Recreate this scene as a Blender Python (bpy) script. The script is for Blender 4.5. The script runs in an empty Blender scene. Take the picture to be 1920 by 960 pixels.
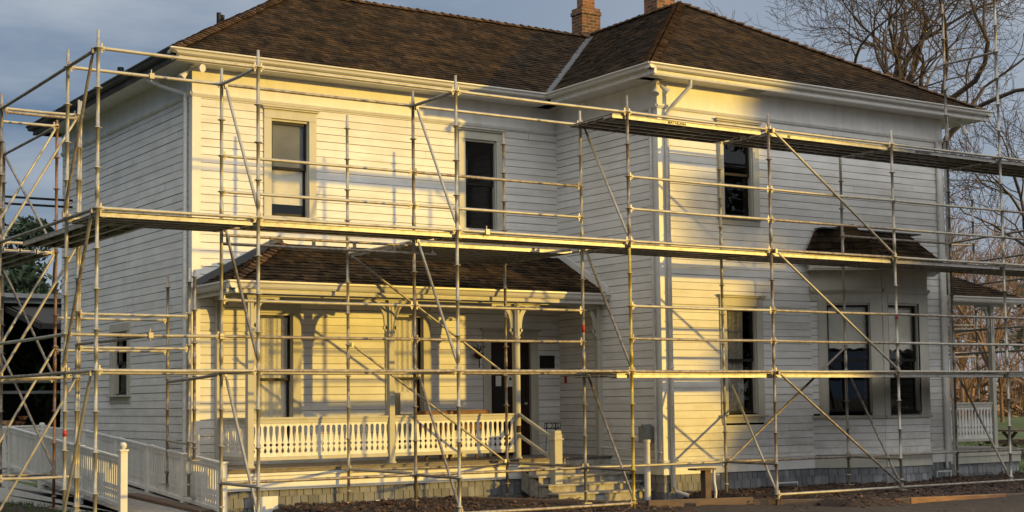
import bpy, math, random
from mathutils import Vector, Matrix
from math import sin, cos, pi, radians, sqrt
random.seed(7)
scene = bpy.context.scene
col = scene.collection

# ------------------------------------------------------------------ camera
cam_d = bpy.data.cameras.new('camera'); cam = bpy.data.objects.new('camera', cam_d); col.objects.link(cam)
yaw, pitch, roll = radians(33.5565), radians(4.0330), radians(-0.70105)
fw = Vector((sin(yaw)*cos(pitch), cos(yaw)*cos(pitch), sin(pitch)))
rt = Vector((cos(yaw), -sin(yaw), 0)); up = rt.cross(fw)
r2 = rt*cos(roll)+up*sin(roll); u2 = up*cos(roll)-rt*sin(roll)
cam.matrix_world = Matrix(((r2.x, u2.x, -fw.x, 0), (r2.y, u2.y, -fw.y, 0), (r2.z, u2.z, -fw.z, 1.65), (0, 0, 0, 1)))
cam_d.sensor_width = 36; cam_d.lens = 2816.28/1920*36
cam_d.shift_y = (555.64-480)/1920
cam_d.clip_start = .1; cam_d.clip_end = 3000
scene.camera = cam

# ------------------------------------------------------------------ light
SUN = Vector((0.68, -1.0, 0.105)).normalized()          # towards the sun
sun_el = math.asin(SUN.z); sun_az = math.atan2(SUN.x, SUN.y)
sd = bpy.data.lights.new('sun', 'SUN'); so = bpy.data.objects.new('sun', sd); col.objects.link(so)
sd.energy = 2.1; sd.angle = radians(0.9); sd.color = (1.0, 0.64, 0.11)
so.rotation_euler = SUN.to_track_quat('Z', 'Y').to_euler()
so.location = (30, -30, 20)

world = bpy.data.worlds.new('World'); scene.world = world; world.use_nodes = True
nt = world.node_tree; N = nt.nodes; L = nt.links; N.clear()
sky = N.new('ShaderNodeTexSky'); sky.sky_type = 'NISHITA'; sky.sun_disc = False
sky.sun_elevation = sun_el; sky.sun_rotation = sun_az; sky.air_density = 1.0; sky.dust_density = 1.0; sky.ozone_density = 1.2
tc = N.new('ShaderNodeTexCoord'); mp = N.new('ShaderNodeMapping'); mp.inputs['Scale'].default_value = (1.2, 1.2, 4.5)
no = N.new('ShaderNodeTexNoise'); no.inputs['Scale'].default_value = 1.7; no.inputs['Detail'].default_value = 6; no.inputs['Roughness'].default_value = .55
cr = N.new('ShaderNodeValToRGB'); cr.color_ramp.elements[0].position = .42; cr.color_ramp.elements[1].position = .60
mx = N.new('ShaderNodeMixRGB')                       # cloud veil: two greys driven by the noise
mx.inputs[1].default_value = (.44, .74, 1.26, 1); mx.inputs[2].default_value = (1.75, 1.95, 2.25, 1)
mv = N.new('ShaderNodeMixRGB'); mv.inputs[0].default_value = .94
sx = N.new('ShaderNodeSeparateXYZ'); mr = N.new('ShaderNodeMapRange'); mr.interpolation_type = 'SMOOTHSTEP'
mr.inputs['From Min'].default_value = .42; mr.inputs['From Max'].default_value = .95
hi = N.new('ShaderNodeMixRGB'); hi.inputs[2].default_value = (7.4, 7.3, 7.1, 1)   # bright cloud added above the view to fill the shaded walls
bg = N.new('ShaderNodeBackground'); bg.inputs[1].default_value = 0.15
out = N.new('ShaderNodeOutputWorld')
L.new(tc.outputs['Generated'], mp.inputs[0]); L.new(mp.outputs[0], no.inputs['Vector']); L.new(no.outputs['Fac'], cr.inputs[0])
gx_ = N.new('ShaderNodeMapRange'); gx_.inputs['From Min'].default_value = .15; gx_.inputs['From Max'].default_value = .62; gx_.inputs['To Min'].default_value = -.35; gx_.inputs['To Max'].default_value = .62
ga = N.new('ShaderNodeMath'); ga.operation = 'ADD'; ga.use_clamp = True
L.new(sx.outputs['X'], gx_.inputs['Value']); L.new(gx_.outputs[0], ga.inputs[0]); L.new(cr.outputs[0], ga.inputs[1]); L.new(ga.outputs[0], mx.inputs[0]); dk = N.new('ShaderNodeMixRGB'); dk.blend_type = 'DARKEN'; dk.inputs[0].default_value = 1; dk.inputs[2].default_value = (6, 5, 3.5, 1)
L.new(sky.outputs[0], dk.inputs[1]); L.new(dk.outputs[0], mv.inputs[1]); L.new(mx.outputs[0], mv.inputs[2])
L.new(tc.outputs['Generated'], sx.inputs[0]); ym = N.new('ShaderNodeMath'); ym.operation = 'MULTIPLY_ADD'; ym.inputs[1].default_value = -.42   # the added fill veil is brightest over the sun's half of the sky
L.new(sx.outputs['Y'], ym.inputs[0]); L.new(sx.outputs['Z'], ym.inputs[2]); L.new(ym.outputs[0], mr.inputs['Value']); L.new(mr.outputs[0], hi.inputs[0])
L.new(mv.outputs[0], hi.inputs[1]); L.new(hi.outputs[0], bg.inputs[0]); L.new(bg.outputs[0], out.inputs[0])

scene.view_settings.view_transform = 'Standard'; scene.view_settings.look = 'None'
scene.view_settings.gamma = 1; scene.view_settings.exposure = 0.72
scene.view_settings.use_curve_mapping = False
scene.render.engine = 'CYCLES'

# ------------------------------------------------------------------ materials
MATS = {}
def mat(name, base, rough=.6, metal=0, var=.12, scale=6, bump=.1, bscale=40, base2=None, streak=None, spec=.5, s2=(1, 1, 1), mixpos=(.4, .65), trans=0):
    """procedural surface: noise varies between base and base2, a per-face tint and a fine bump"""
    m = bpy.data.materials.new(name); m.use_nodes = True; t = m.node_tree; n = t.nodes; l = t.links
    b = n['Principled BSDF']; b.inputs['Roughness'].default_value = rough; b.inputs['Metallic'].default_value = metal
    b.inputs['Specular IOR Level'].default_value = spec
    c = n.new('ShaderNodeTexCoord'); mpp = n.new('ShaderNodeMapping'); mpp.inputs['Scale'].default_value = s2
    l.new(c.outputs['Object'], mpp.inputs[0])
    a = n.new('ShaderNodeTexNoise'); a.inputs['Scale'].default_value = scale; a.inputs['Detail'].default_value = 7; a.inputs['Roughness'].default_value = .62
    l.new(mpp.outputs[0], a.inputs['Vector'])
    r = n.new('ShaderNodeValToRGB'); r.color_ramp.elements[0].position = mixpos[0]; r.color_ramp.elements[1].position = mixpos[1]
    if base2 is None: base2 = tuple(x*(1-var*1.6) for x in base)
    r.color_ramp.elements[0].color = (*base2, 1); r.color_ramp.elements[1].color = (*base, 1)
    l.new(a.outputs['Fac'], r.inputs[0])
    at = n.new('ShaderNodeAttribute'); at.attribute_name = 'tint'
    mul = n.new('ShaderNodeMixRGB'); mul.blend_type = 'MULTIPLY'; mul.inputs[0].default_value = 1
    l.new(r.outputs[0], mul.inputs[1]); l.new(at.outputs['Fac'], mul.inputs[2])
    last = mul
    if streak:
        mp2 = n.new('ShaderNodeMapping'); mp2.inputs['Scale'].default_value = streak[1]
        l.new(c.outputs['Object'], mp2.inputs[0])
        a2 = n.new('ShaderNodeTexNoise'); a2.inputs['Scale'].default_value = 1; a2.inputs['Detail'].default_value = 5
        l.new(mp2.outputs[0], a2.inputs['Vector'])
        r2_ = n.new('ShaderNodeValToRGB'); r2_.color_ramp.elements[0].position = .45; r2_.color_ramp.elements[1].position = .75
        r2_.color_ramp.elements[0].color = (1, 1, 1, 1); r2_.color_ramp.elements[1].color = (*streak[0], 1)
        l.new(a2.outputs['Fac'], r2_.inputs[0])
        m3 = n.new('ShaderNodeMixRGB'); m3.blend_type = 'MULTIPLY'; m3.inputs[0].default_value = 1
        l.new(last.outputs[0], m3.inputs[1]); l.new(r2_.outputs[0], m3.inputs[2]); last = m3
    l.new(last.outputs[0], b.inputs['Base Color'])
    if bump:
        bn = n.new('ShaderNodeTexNoise'); bn.inputs['Scale'].default_value = bscale; bn.inputs['Detail'].default_value = 4
        l.new(mpp.outputs[0], bn.inputs['Vector'])
        bp = n.new('ShaderNodeBump'); bp.inputs['Strength'].default_value = bump; bp.inputs['Distance'].default_value = .02
        l.new(bn.outputs['Fac'], bp.inputs['Height']); l.new(bp.outputs[0], b.inputs['Normal'])
    if trans:
        b.inputs['Subsurface Weight'].default_value = 0
    MATS[name] = m; return m

siding_m = mat('white siding paint', (.76, .75, .72), .5, var=.06, scale=2.2, bump=.12, bscale=18, base2=(.68, .67, .63), streak=((.84, .82, .77), (1.2, 1.2, 9)))
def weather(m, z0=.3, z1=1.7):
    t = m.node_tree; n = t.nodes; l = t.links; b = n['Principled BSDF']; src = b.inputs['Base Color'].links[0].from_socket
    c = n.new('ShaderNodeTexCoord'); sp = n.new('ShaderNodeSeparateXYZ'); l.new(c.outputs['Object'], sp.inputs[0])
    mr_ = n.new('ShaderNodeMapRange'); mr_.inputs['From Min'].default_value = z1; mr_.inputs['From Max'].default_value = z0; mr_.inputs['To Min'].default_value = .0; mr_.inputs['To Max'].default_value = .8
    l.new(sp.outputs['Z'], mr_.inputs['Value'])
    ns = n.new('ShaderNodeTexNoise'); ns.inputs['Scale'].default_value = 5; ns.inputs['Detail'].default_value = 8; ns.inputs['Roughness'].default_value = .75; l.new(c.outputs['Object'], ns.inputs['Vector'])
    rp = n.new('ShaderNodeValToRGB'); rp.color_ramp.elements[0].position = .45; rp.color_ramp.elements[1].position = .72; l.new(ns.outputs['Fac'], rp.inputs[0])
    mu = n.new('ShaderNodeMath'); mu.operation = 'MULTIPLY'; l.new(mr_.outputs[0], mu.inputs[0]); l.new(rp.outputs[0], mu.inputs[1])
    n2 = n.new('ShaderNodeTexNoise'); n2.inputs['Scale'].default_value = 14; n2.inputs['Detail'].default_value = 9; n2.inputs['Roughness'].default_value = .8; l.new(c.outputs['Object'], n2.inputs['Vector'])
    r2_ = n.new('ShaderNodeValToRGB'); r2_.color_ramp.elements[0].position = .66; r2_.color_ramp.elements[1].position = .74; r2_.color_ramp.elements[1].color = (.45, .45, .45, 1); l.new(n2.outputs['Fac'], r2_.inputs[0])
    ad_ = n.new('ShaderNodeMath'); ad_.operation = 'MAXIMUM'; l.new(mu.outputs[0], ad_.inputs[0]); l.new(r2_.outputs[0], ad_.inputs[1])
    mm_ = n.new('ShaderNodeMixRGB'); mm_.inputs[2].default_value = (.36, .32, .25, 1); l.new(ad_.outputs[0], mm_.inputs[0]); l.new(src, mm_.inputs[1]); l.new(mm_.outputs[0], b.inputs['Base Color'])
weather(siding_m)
groove_m = mat('dark lap joint', (.30, .275, .215), .9, bump=0)  # darker colour for the gap and underside of each board
trim_m = mat('stone coloured trim paint', (.50, .48, .40), .5, var=.06, scale=3, bump=.06, streak=((.88, .86, .8), (6, 6, .7)))
white_m = mat('white trim paint', (.74, .73, .69), .42, var=.05, scale=4, bump=.05, streak=((.88, .86, .80), (5, 5, .6)))
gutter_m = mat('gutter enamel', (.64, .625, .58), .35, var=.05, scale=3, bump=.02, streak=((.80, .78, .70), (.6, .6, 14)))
step_m = mat('worn step paint', (.50, .48, .43), .6, scale=7, bump=.1, base2=(.30, .275, .23), streak=((.72, .68, .6), (3, 12, 3)))
shadegutter_m = mat('shade-coloured gutter', (.10, .095, .09), .6, scale=3, bump=.05, base2=(.05, .045, .04))  # colour carries the shade of the unlit left eave and the dark roof edge
sash_m = mat('black sash paint', (.014, .012, .011), .5, bump=.03, spec=.25)
shingle_m = mat('weathered cedar shingle', (.056, .033, .016), .9, scale=2.3, bump=.5, bscale=60, base2=(.022, .016, .010), streak=((.62, .60, .52), (1.1, 1.1, 2.6)), spec=.08)
ridge_m = mat('ridge shingle', (.13, .075, .038), .9, scale=8, bump=.4, bscale=60, base2=(.06, .037, .022), spec=.08)
flash_m = mat('galvanised flashing', (.085, .088, .09), .7, .1, scale=5, bump=.1)
skirt_m = mat('grey painted shingle', (.25, .25, .25), .7, scale=5, bump=.35, bscale=50, base2=(.165, .17, .175), s2=(1, 1, .4))
steel_m = mat('galvanised steel', (.40, .37, .30), .45, .3, scale=7, bump=.04, bscale=30, base2=(.27, .235, .18), mixpos=(.30, .55))
steel2_m = mat('older galvanised steel', (.31, .275, .22), .5, .3, scale=12, bump=.08, bscale=30, base2=(.17, .13, .10), mixpos=(.38, .58))
rust_m = mat('rusty painted steel', (.30, .17, .11), .6, .35, scale=12, bump=.1, base2=(.20, .12, .09))
yellow_m = mat('yellow painted steel', (.55, .42, .06), .45, .2, scale=16, bump=.05, base2=(.38, .27, .05))
red_m = mat('red tape', (.45, .03, .02), .5, bump=0)
alu_m = mat('aluminium plank', (.48, .465, .43), .45, .3, scale=9, bump=.08, base2=(.30, .285, .25), mixpos=(.35, .55), streak=((.55, .5, .42), (1.5, 9, 9)))
plankdeck_m = mat('plywood deck', (.07, .045, .03), .9, scale=3, bump=.2, base2=(.035, .025, .018), spec=.1)
brick_ = None
wood_m = mat('weathered timber', (.15, .09, .055), .8, scale=3, bump=.3, bscale=30, base2=(.10, .07, .05), s2=(.3, 3, 3))
newwood_m = mat('fresh orange timber', (.33, .17, .075), .75, scale=6, bump=.2, base2=(.20, .10, .045), s2=(.4, 3, 3))
floor_m = mat('grey porch floor', (.24, .21, .18), .6, scale=3, bump=.15, bscale=20, base2=(.17, .145, .12), s2=(3, .3, 3))
concrete_m = mat('ramp concrete', (.30, .28, .26), .85, scale=5, bump=.3, bscale=50, base2=(.22, .21, .19))
mulch_m = mat('bark mulch', (.052, .029, .019), .95, scale=22, bump=1.0, bscale=55, base2=(.02, .012, .009))
chip_m = mat('bark chip', (.10, .054, .032), .9, scale=10, bump=.4, base2=(.05, .03, .02))
soil_m = mat('ground soil', (.046, .030, .021), .95, scale=1.6, bump=.8, bscale=30, base2=(.030, .022, .016))
lawn_m = mat('lawn', (.085, .12, .03), .95, scale=1.3, bump=.7, bscale=60, base2=(.05, .075, .022))
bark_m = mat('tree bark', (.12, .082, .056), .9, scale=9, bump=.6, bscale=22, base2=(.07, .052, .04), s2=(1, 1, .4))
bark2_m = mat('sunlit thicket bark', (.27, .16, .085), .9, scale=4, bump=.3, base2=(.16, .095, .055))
leaf_m = mat('dark evergreen leaf', (.045, .075, .022), .6, scale=3, bump=0, base2=(.025, .045, .016))
needle_m = mat('conifer needle', (.05, .085, .03), .65, scale=3, bump=0, base2=(.025, .05, .02))
door_m = mat('dark stained door', (.04, .014, .008), .5, scale=4, bump=.05, base2=(.02, .008, .005), spec=.2)
dark_m = mat('dark iron', (.015, .015, .016), .5, .4, bump=.05)
box_m = mat('grey utility box', (.28, .29, .28), .5, .1, bump=.05)
paper_m = mat('paper', (.75, .74, .70), .7, bump=0)
greycurtain_m = mat('grey lace curtain', (.34, .33, .29), .9, scale=22, bump=0, base2=(.20, .19, .17))
skyreflect_m = mat('painted sky reflection', (.13, .135, .145), .8, scale=1.2, base2=(.20, .21, .21), bump=0)  # reflected sky put into a flat grey colour
blind_m = mat('cream roller blind', (.80, .77, .68), .8, scale=1.5, bump=.05)
shed_m = mat('dark shed boards', (.03, .026, .023), .9, scale=4, bump=.3)
shedroof_m = mat('grey shed roof edge', (.30, .31, .31), .7, scale=4, bump=.1)
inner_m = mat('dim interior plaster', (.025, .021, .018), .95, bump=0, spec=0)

def curtain_mat():
    m = bpy.data.materials.new('lace curtain'); m.use_nodes = True; n = m.node_tree.nodes; l = m.node_tree.links
    b = n['Principled BSDF']; b.inputs['Roughness'].default_value = .9; b.inputs['Base Color'].default_value = (.66, .64, .58, 1)
    c = n.new('ShaderNodeTexCoord'); v = n.new('ShaderNodeTexVoronoi'); v.inputs['Scale'].default_value = 30
    l.new(c.outputs['Object'], v.inputs['Vector'])
    r = n.new('ShaderNodeValToRGB'); r.color_ramp.elements[0].color = (.86, .84, .78, 1); r.color_ramp.elements[1].color = (.74, .72, .66, 1)
    r.color_ramp.elements[0].position = .3; r.color_ramp.elements[1].position = .6
    l.new(v.outputs['Distance'], r.inputs[0]); l.new(r.outputs[0], b.inputs['Base Color'])
    return m
curtain_m = curtain_mat()

def glass_mat(refl=.02):
    m = bpy.data.materials.new('old window glass'); m.use_nodes = True; n = m.node_tree.nodes; l = m.node_tree.links; n.clear()
    o = n.new('ShaderNodeOutputMaterial'); mix = n.new('ShaderNodeMixShader'); tr = n.new('ShaderNodeBsdfTransparent'); gl = n.new('ShaderNodeBsdfGlossy')
    gl.inputs['Roughness'].default_value = .0; tr.inputs[0].default_value = (.95, .95, .93, 1)
    lw = n.new('ShaderNodeFresnel'); lw.inputs['IOR'].default_value = 1.5
    ad = n.new('ShaderNodeMath'); ad.operation = 'ADD'; ad.inputs[1].default_value = refl
    ns = n.new('ShaderNodeTexNoise'); ns.inputs['Scale'].default_value = 2.2; bp = n.new('ShaderNodeBump'); bp.inputs['Strength'].default_value = .05; bp.inputs['Distance'].default_value = .02
    l.new(ns.outputs['Fac'], bp.inputs['Height']); l.new(bp.outputs[0], gl.inputs['Normal'])
    ge = n.new('ShaderNodeNewGeometry'); ib = n.new('ShaderNodeMath'); ib.operation = 'SUBTRACT'; ib.inputs[0].default_value = 1; mu = n.new('ShaderNodeMath'); mu.operation = 'MULTIPLY'
    l.new(ge.outputs['Backfacing'], ib.inputs[1]); l.new(lw.outputs[0], ad.inputs[0]); l.new(ad.outputs[0], mu.inputs[0]); l.new(ib.outputs[0], mu.inputs[1]); l.new(mu.outputs[0], mix.inputs[0]); l.new(tr.outputs[0], mix.inputs[1]); l.new(gl.outputs[0], mix.inputs[2]); l.new(mix.outputs[0], o.inputs[0])
    return m
glass_m = glass_mat()

def brick_mat():
    m = bpy.data.materials.new('old red brick'); m.use_nodes = True; n = m.node_tree.nodes; l = m.node_tree.links
    b = n['Principled BSDF']; b.inputs['Roughness'].default_value = .9
    g = n.new('ShaderNodeNewGeometry'); c = n.new('ShaderNodeTexCoord')
    s = n.new('ShaderNodeSeparateXYZ'); l.new(c.outputs['Object'], s.inputs[0])
    ad = n.new('ShaderNodeMath'); ad.operation = 'ADD'; l.new(s.outputs[0], ad.inputs[0]); l.new(s.outputs[1], ad.inputs[1])
    cb = n.new('ShaderNodeCombineXYZ'); l.new(ad.outputs[0], cb.inputs[0]); l.new(s.outputs[2], cb.inputs[1])
    br = n.new('ShaderNodeTexBrick'); br.inputs['Scale'].default_value = 1; br.inputs['Brick Width'].default_value = .21; br.inputs['Row Height'].default_value = .075
    br.inputs['Mortar Size'].default_value = .008; br.inputs['Color1'].default_value = (.40, .14, .05, 1); br.inputs['Color2'].default_value = (.13, .07, .035, 1); br.inputs['Mortar'].default_value = (.40, .32, .20, 1)
    l.new(cb.outputs[0], br.inputs['Vector'])
    ns = n.new('ShaderNodeTexNoise'); ns.inputs['Scale'].default_value = 6; l.new(c.outputs['Object'], ns.inputs['Vector'])
    mm = n.new('ShaderNodeMixRGB'); mm.blend_type = 'MULTIPLY'; mm.inputs[0].default_value = .65
    l.new(br.outputs['Color'], mm.inputs[1]); l.new(ns.outputs['Fac'], mm.inputs[2]); l.new(mm.outputs[0], b.inputs['Base Color'])
    bp = n.new('ShaderNodeBump'); bp.inputs['Strength'].default_value = .7; bp.inputs['Distance'].default_value = .02; bp.invert = True
    l.new(br.outputs['Fac'], bp.inputs['Height']); l.new(bp.outputs[0], b.inputs['Normal'])
    return m
brick_m = brick_mat()

# ------------------------------------------------------------------ mesh helpers
V = Vector
class MB:
    """collects shapes in world coordinates and links them as one mesh object"""
    def __init__(s): s.v = []; s.f = []; s.t = []; s.mi = []; s.sm = []; s.mats = []
    def mid(s, m):
        if m is None: return 0
        if m not in s.mats: s.mats.append(m)
        return s.mats.index(m)
    def add(s, vs, fs, tint=1.0, m=None, smooth=False):
        k = len(s.v); s.v.extend([tuple(p) for p in vs]); i = s.mid(m)
        for f in fs: s.f.append(tuple(k+j for j in f)); s.t.append(tint); s.mi.append(i); s.sm.append(smooth)
        return s
    def quad(s, a, b, c, d, tint=1.0, m=None): return s.add([a, b, c, d], [(0, 1, 2, 3)], tint, m)
    def poly(s, pts, tint=1.0, m=None): return s.add(pts, [tuple(range(len(pts)))], tint, m)
    def box(s, x0, x1, y0, y1, z0, z1, tint=1.0, m=None):
        vs = [(x, y, z) for z in (z0, z1) for y in (y0, y1) for x in (x0, x1)]
        return s.add(vs, [(0, 2, 3, 1), (4, 5, 7, 6), (0, 1, 5, 4), (2, 6, 7, 3), (0, 4, 6, 2), (1, 3, 7, 5)], tint, m)
    def obox(s, c, ax, ay, az, hx, hy, hz, tint=1.0, m=None):
        c = V(c); vs = [c+ax*(sx*hx)+ay*(sy*hy)+az*(sz*hz) for sz in (-1, 1) for sy in (-1, 1) for sx in (-1, 1)]
        return s.add(vs, [(0, 2, 3, 1), (4, 5, 7, 6), (0, 1, 5, 4), (2, 6, 7, 3), (0, 4, 6, 2), (1, 3, 7, 5)], tint, m)
    def beam(s, p, q, w, h, tint=1.0, m=None, upv=(0, 0, 1)):
        p = V(p); q = V(q); d = (q-p); ln = d.length; d.normalize(); a = d.cross(V(upv))
        if a.length < 1e-4: a = V((1, 0, 0))
        a.normalize(); b = a.cross(d)
        return s.obox((p+q)/2, d, a, b, ln/2, w/2, h/2, tint, m)
    def tube(s, pts, rs, n=8, tint=1.0, m=None, cap=True):
        pts = [V(p) for p in pts]
        if not hasattr(rs, '__len__'): rs = [rs]*len(pts)
        k = len(pts); vs = []; prev = None
        for i, p in enumerate(pts):
            d = (pts[min(i+1, k-1)]-pts[max(i-1, 0)]).normalized()
            if prev is None:
                a = d.cross(V((0, 0, 1))) if abs(d.z) < .95 else d.cross(V((1, 0, 0)))
            else: a = prev-d*prev.dot(d)
            a.normalize(); prev = a; b = d.cross(a)
            for j in range(n):
                an = 2*pi*j/n; vs.append(p+(a*cos(an)+b*sin(an))*rs[i])
        fs = [(i*n+j, i*n+(j+1) % n, (i+1)*n+(j+1) % n, (i+1)*n+j) for i in range(k-1) for j in range(n)]
        s.add(vs, fs, tint, m, True)
        if cap: s.add(vs[:n][::-1], [tuple(range(n))], tint, m); s.add(vs[-n:], [tuple(range(n))], tint, m)
        return s
    def lathe(s, c, prof, n=12, tint=1.0, m=None):
        vs = [(c[0]+r*cos(2*pi*j/n), c[1]+r*sin(2*pi*j/n), c[2]+z) for r, z in prof for j in range(n)]
        fs = [(i*n+j, i*n+(j+1) % n, (i+1)*n+(j+1) % n, (i+1)*n+j) for i in range(len(prof)-1) for j in range(n)]
        return s.add(vs, fs, tint, m, True)
    def extr(s, pts, d, tint=1.0, m=None):
        """polygon pts extruded by vector d"""
        n = len(pts); pts = [V(p) for p in pts]; d = V(d); vs = pts+[p+d for p in pts]
        fs = [tuple(range(n))[::-1], tuple(range(n, 2*n))]+[(i, (i+1) % n, n+(i+1) % n, n+i) for i in range(n)]
        return s.add(vs, fs, tint, m)
    def build(s, name, m, parent=None, loc=None, bevel=0):
        me = bpy.data.meshes.new(name)
        off = V(loc) if loc is not None else (parent_world(parent) if parent else V((0, 0, 0)))
        me.from_pydata([(p[0]-off.x, p[1]-off.y, p[2]-off.z) for p in s.v], [], s.f)
        ms = [m]+[q for q in s.mats] if m not in s.mats else s.mats
        # slot 0 is the default material
        if s.mats:
            me.materials.append(m)
            for q in s.mats: me.materials.append(q)
        else: me.materials.append(m)
        at = me.attributes.new('tint', 'FLOAT', 'FACE'); at.data.foreach_set('value', s.t)
        me.polygons.foreach_set('use_smooth', s.sm)
        if s.mats: me.polygons.foreach_set('material_index', [i+1 if u else 0 for i, u in s._mi()])
        me.update()
        o = bpy.data.objects.new(name, me); col.objects.link(o)
        if parent:
            o.parent = parent
            o.location = off-parent_world(parent)
        else: o.location = off
        if bevel:
            b = o.modifiers.new('bevel', 'BEVEL'); b.width = bevel; b.segments = 1; b.limit_method = 'ANGLE'
        return o
    def _mi(s): return [(i, u) for i, u in zip(s.mi, s.used)]
    used = property(lambda s: s._used())
    def _used(s): return s._u
    _u = None
# explicit "which material" bookkeeping: index -1 means the default material
def _add(s, vs, fs, tint=1.0, m=None, smooth=False):
    k = len(s.v); s.v.extend([tuple(p) for p in vs])
    i = s.mid(m) if m is not None else 0; u = m is not None
    if s._u is None: s._u = []
    for f in fs: s.f.append(tuple(k+j for j in f)); s.t.append(tint); s.mi.append(i); s.sm.append(smooth); s._u.append(u)
    return s
MB.add = _add
WORLD = {}
def parent_world(o):
    v = V((0, 0, 0))
    while o is not None: v = v+V(o.location); o = o.parent
    return v
def tag(o, label=None, cat=None, group=None, kind=None):
    if label: o['label'] = label
    if cat: o['category'] = cat
    if group: o['group'] = group
    if kind: o['kind'] = kind
    return o
def thing(name, loc, label, cat, group=None):
    o = bpy.data.objects.new(name, None); col.objects.link(o); o.location = loc; o.empty_display_size = .2
    return tag(o, label, cat, group)

# ------------------------------------------------------------------ dimensions read off the photograph (metres)
F = 20.2; FM = 23.26; XW = 16.49; XR = 23.80; XL = 9.17; BACK = 30.3
EZ = 7.39; P = .607
SID = .1325

def siding(mb, o, u, n, u0, u1, z0, z1, holes=(), step=SID):
    """horizontal lap siding: o + u*t + z, facing n; every course a raised board over a dark joint"""
    o = V(o); u = V(u); n = V(n); g = .009; d = .014
    def pt(t, z, k): return o+u*t+n*k+V((0, 0, z))
    z = z0; 
    while z < z1-1e-6:
        zt = min(z+step, z1)
        iv = [(u0, u1)]
        for (a, b, c, e) in holes:
            if c < zt-.06 and e > z+.085:
                nv = []
                for (p, q) in iv:
                    if b <= p or a >= q: nv.append((p, q))
                    else:
                        if a > p: nv.append((p, a))
                        if b < q: nv.append((b, q))
                iv = nv
        for (p, q) in iv:
            if q-p < .01: continue
            t = p
            while t < q-1e-6:
                ln = random.uniform(2.2, 4.8); e = min(t+ln, q)
                if q-e < .5: e = q
                tn = random.uniform(.93, 1.03); k = random.uniform(-.0015, .0015); g2 = g*random.uniform(.7, 1.35)
                e2 = e-(.003 if e < q else 0)
                mb.quad(pt(t, z+g2, d+k), pt(e2, z+g2, d+k), pt(e2, zt, d+k-.004), pt(t, zt, d+k-.004), tn)
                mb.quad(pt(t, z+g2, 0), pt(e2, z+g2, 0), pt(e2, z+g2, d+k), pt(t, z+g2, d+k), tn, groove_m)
                t = e
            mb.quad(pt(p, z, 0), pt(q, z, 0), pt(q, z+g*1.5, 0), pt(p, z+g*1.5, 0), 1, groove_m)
            if q < u1-.01 or p > u0+.01: pass
        z = zt

def clip_poly(poly, v0, v1):
    """u-interval of a convex (u, v) polygon at height v"""
    def at(v):
        xs = []
        for i in range(len(poly)):
            (a, b), (c, e) = poly[i], poly[(i+1) % len(poly)]
            if (b-v)*(e-v) <= 0 and abs(b-e) > 1e-9: xs.append(a+(c-a)*(v-b)/(e-b))
        return (min(xs), max(xs)) if xs else None
    return at(v0), at(v1)

def shingles(mb, o, u, up_, n, poly, expo=.128, wid=(.09, .2), th=.016, tint=(.55, 1.45), jig=.010, mossy=False):
    o = V(o); u = V(u).normalized(); up_ = V(up_).normalized(); n = V(n).normalized()
    vmax = max(p[1] for p in poly); v = min(p[1] for p in poly)
    def pt(a, b, c): return o+u*a+up_*b+n*c
    mb.poly([pt(a, b, 0) for a, b in poly], .6 if th < .0175 or th > .0185 else .22)
    row = 0
    while v < vmax-.01:
        ve = min(v+expo, vmax); A = clip_poly(poly, v+1e-4, ve-1e-4)
        if A[0] and A[1]:
            a0, a1 = min(A[0][0], A[1][0]), max(A[0][1], A[1][1]); i0, i1 = max(A[0][0], A[1][0]), min(A[0][1], A[1][1])
            t = a0-random.uniform(0, .1); rowt = random.uniform(.88, 1.12)
            while t < a1:
                w = random.uniform(*wid); b = t+w-(.006 if th != .018 else .011)
                p, q = max(t, A[0][0]), min(b, A[0][1]); p2, q2 = max(t, A[1][0]), min(b, A[1][1])
                if q-p > .015:
                    if q2-p2 < 0: p2 = q2 = min(max((p+q)/2, A[1][0]), A[1][1])
                    j = random.uniform(-jig, jig); h = th*random.uniform(.7, 1.3); tn = random.uniform(*tint)*rowt
                    vs = [pt(p, v+j, h), pt(q, v+j, h*random.uniform(.8, 1.2)), pt(q2, ve+.012, .004), pt(p2, ve+.012, .004), pt(p, v+j, 0), pt(q, v+j, 0)]
                    mb.add(vs, [(0, 1, 2, 3), (4, 5, 1, 0), (4, 0, 3), (1, 5, 2)], tn)
                t = t+w
        v = ve; row += 1

def hipcap(mb, p, q, na, nb, step=.13, w=.13):
    """overlapping cap shingles up a hip or along a ridge from p to q, wings lying on slopes with normals na, nb"""
    p = V(p); q = V(q); d = (q-p).normalized(); ln = (q-p).length; k = int(ln/step)
    for i in range(k):
        c = p+d*(i*step); e = c+d*(step*1.25)
        for nn, sg in ((V(na), 1), (V(nb), -1)):
            nn = nn.normalized(); s_ = nn.cross(d).normalized()
            other = V(nb) if sg == 1 else V(na)
            if s_.dot(other) > 0: s_ = -s_
            tn = random.uniform(.7, 1.25); h0 = .045*random.uniform(.8, 1.2)
            ww = w*random.uniform(.92, 1.06)
            a, b = c+nn*h0, c+nn*h0+s_*ww; a2, b2 = e+nn*.018, e+nn*.018+s_*ww
            top = V((0, 0, 1))*.02
            mb.add([a+top*.6, b, b2, a2, a-nn*.02, b-nn*.02], [(0, 1, 2, 3), (4, 5, 1, 0), (1, 5, 2)], tn)

# ================================================================== SETTING
def structure(o): o['kind'] = 'structure'; return o
g = MB()
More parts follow.
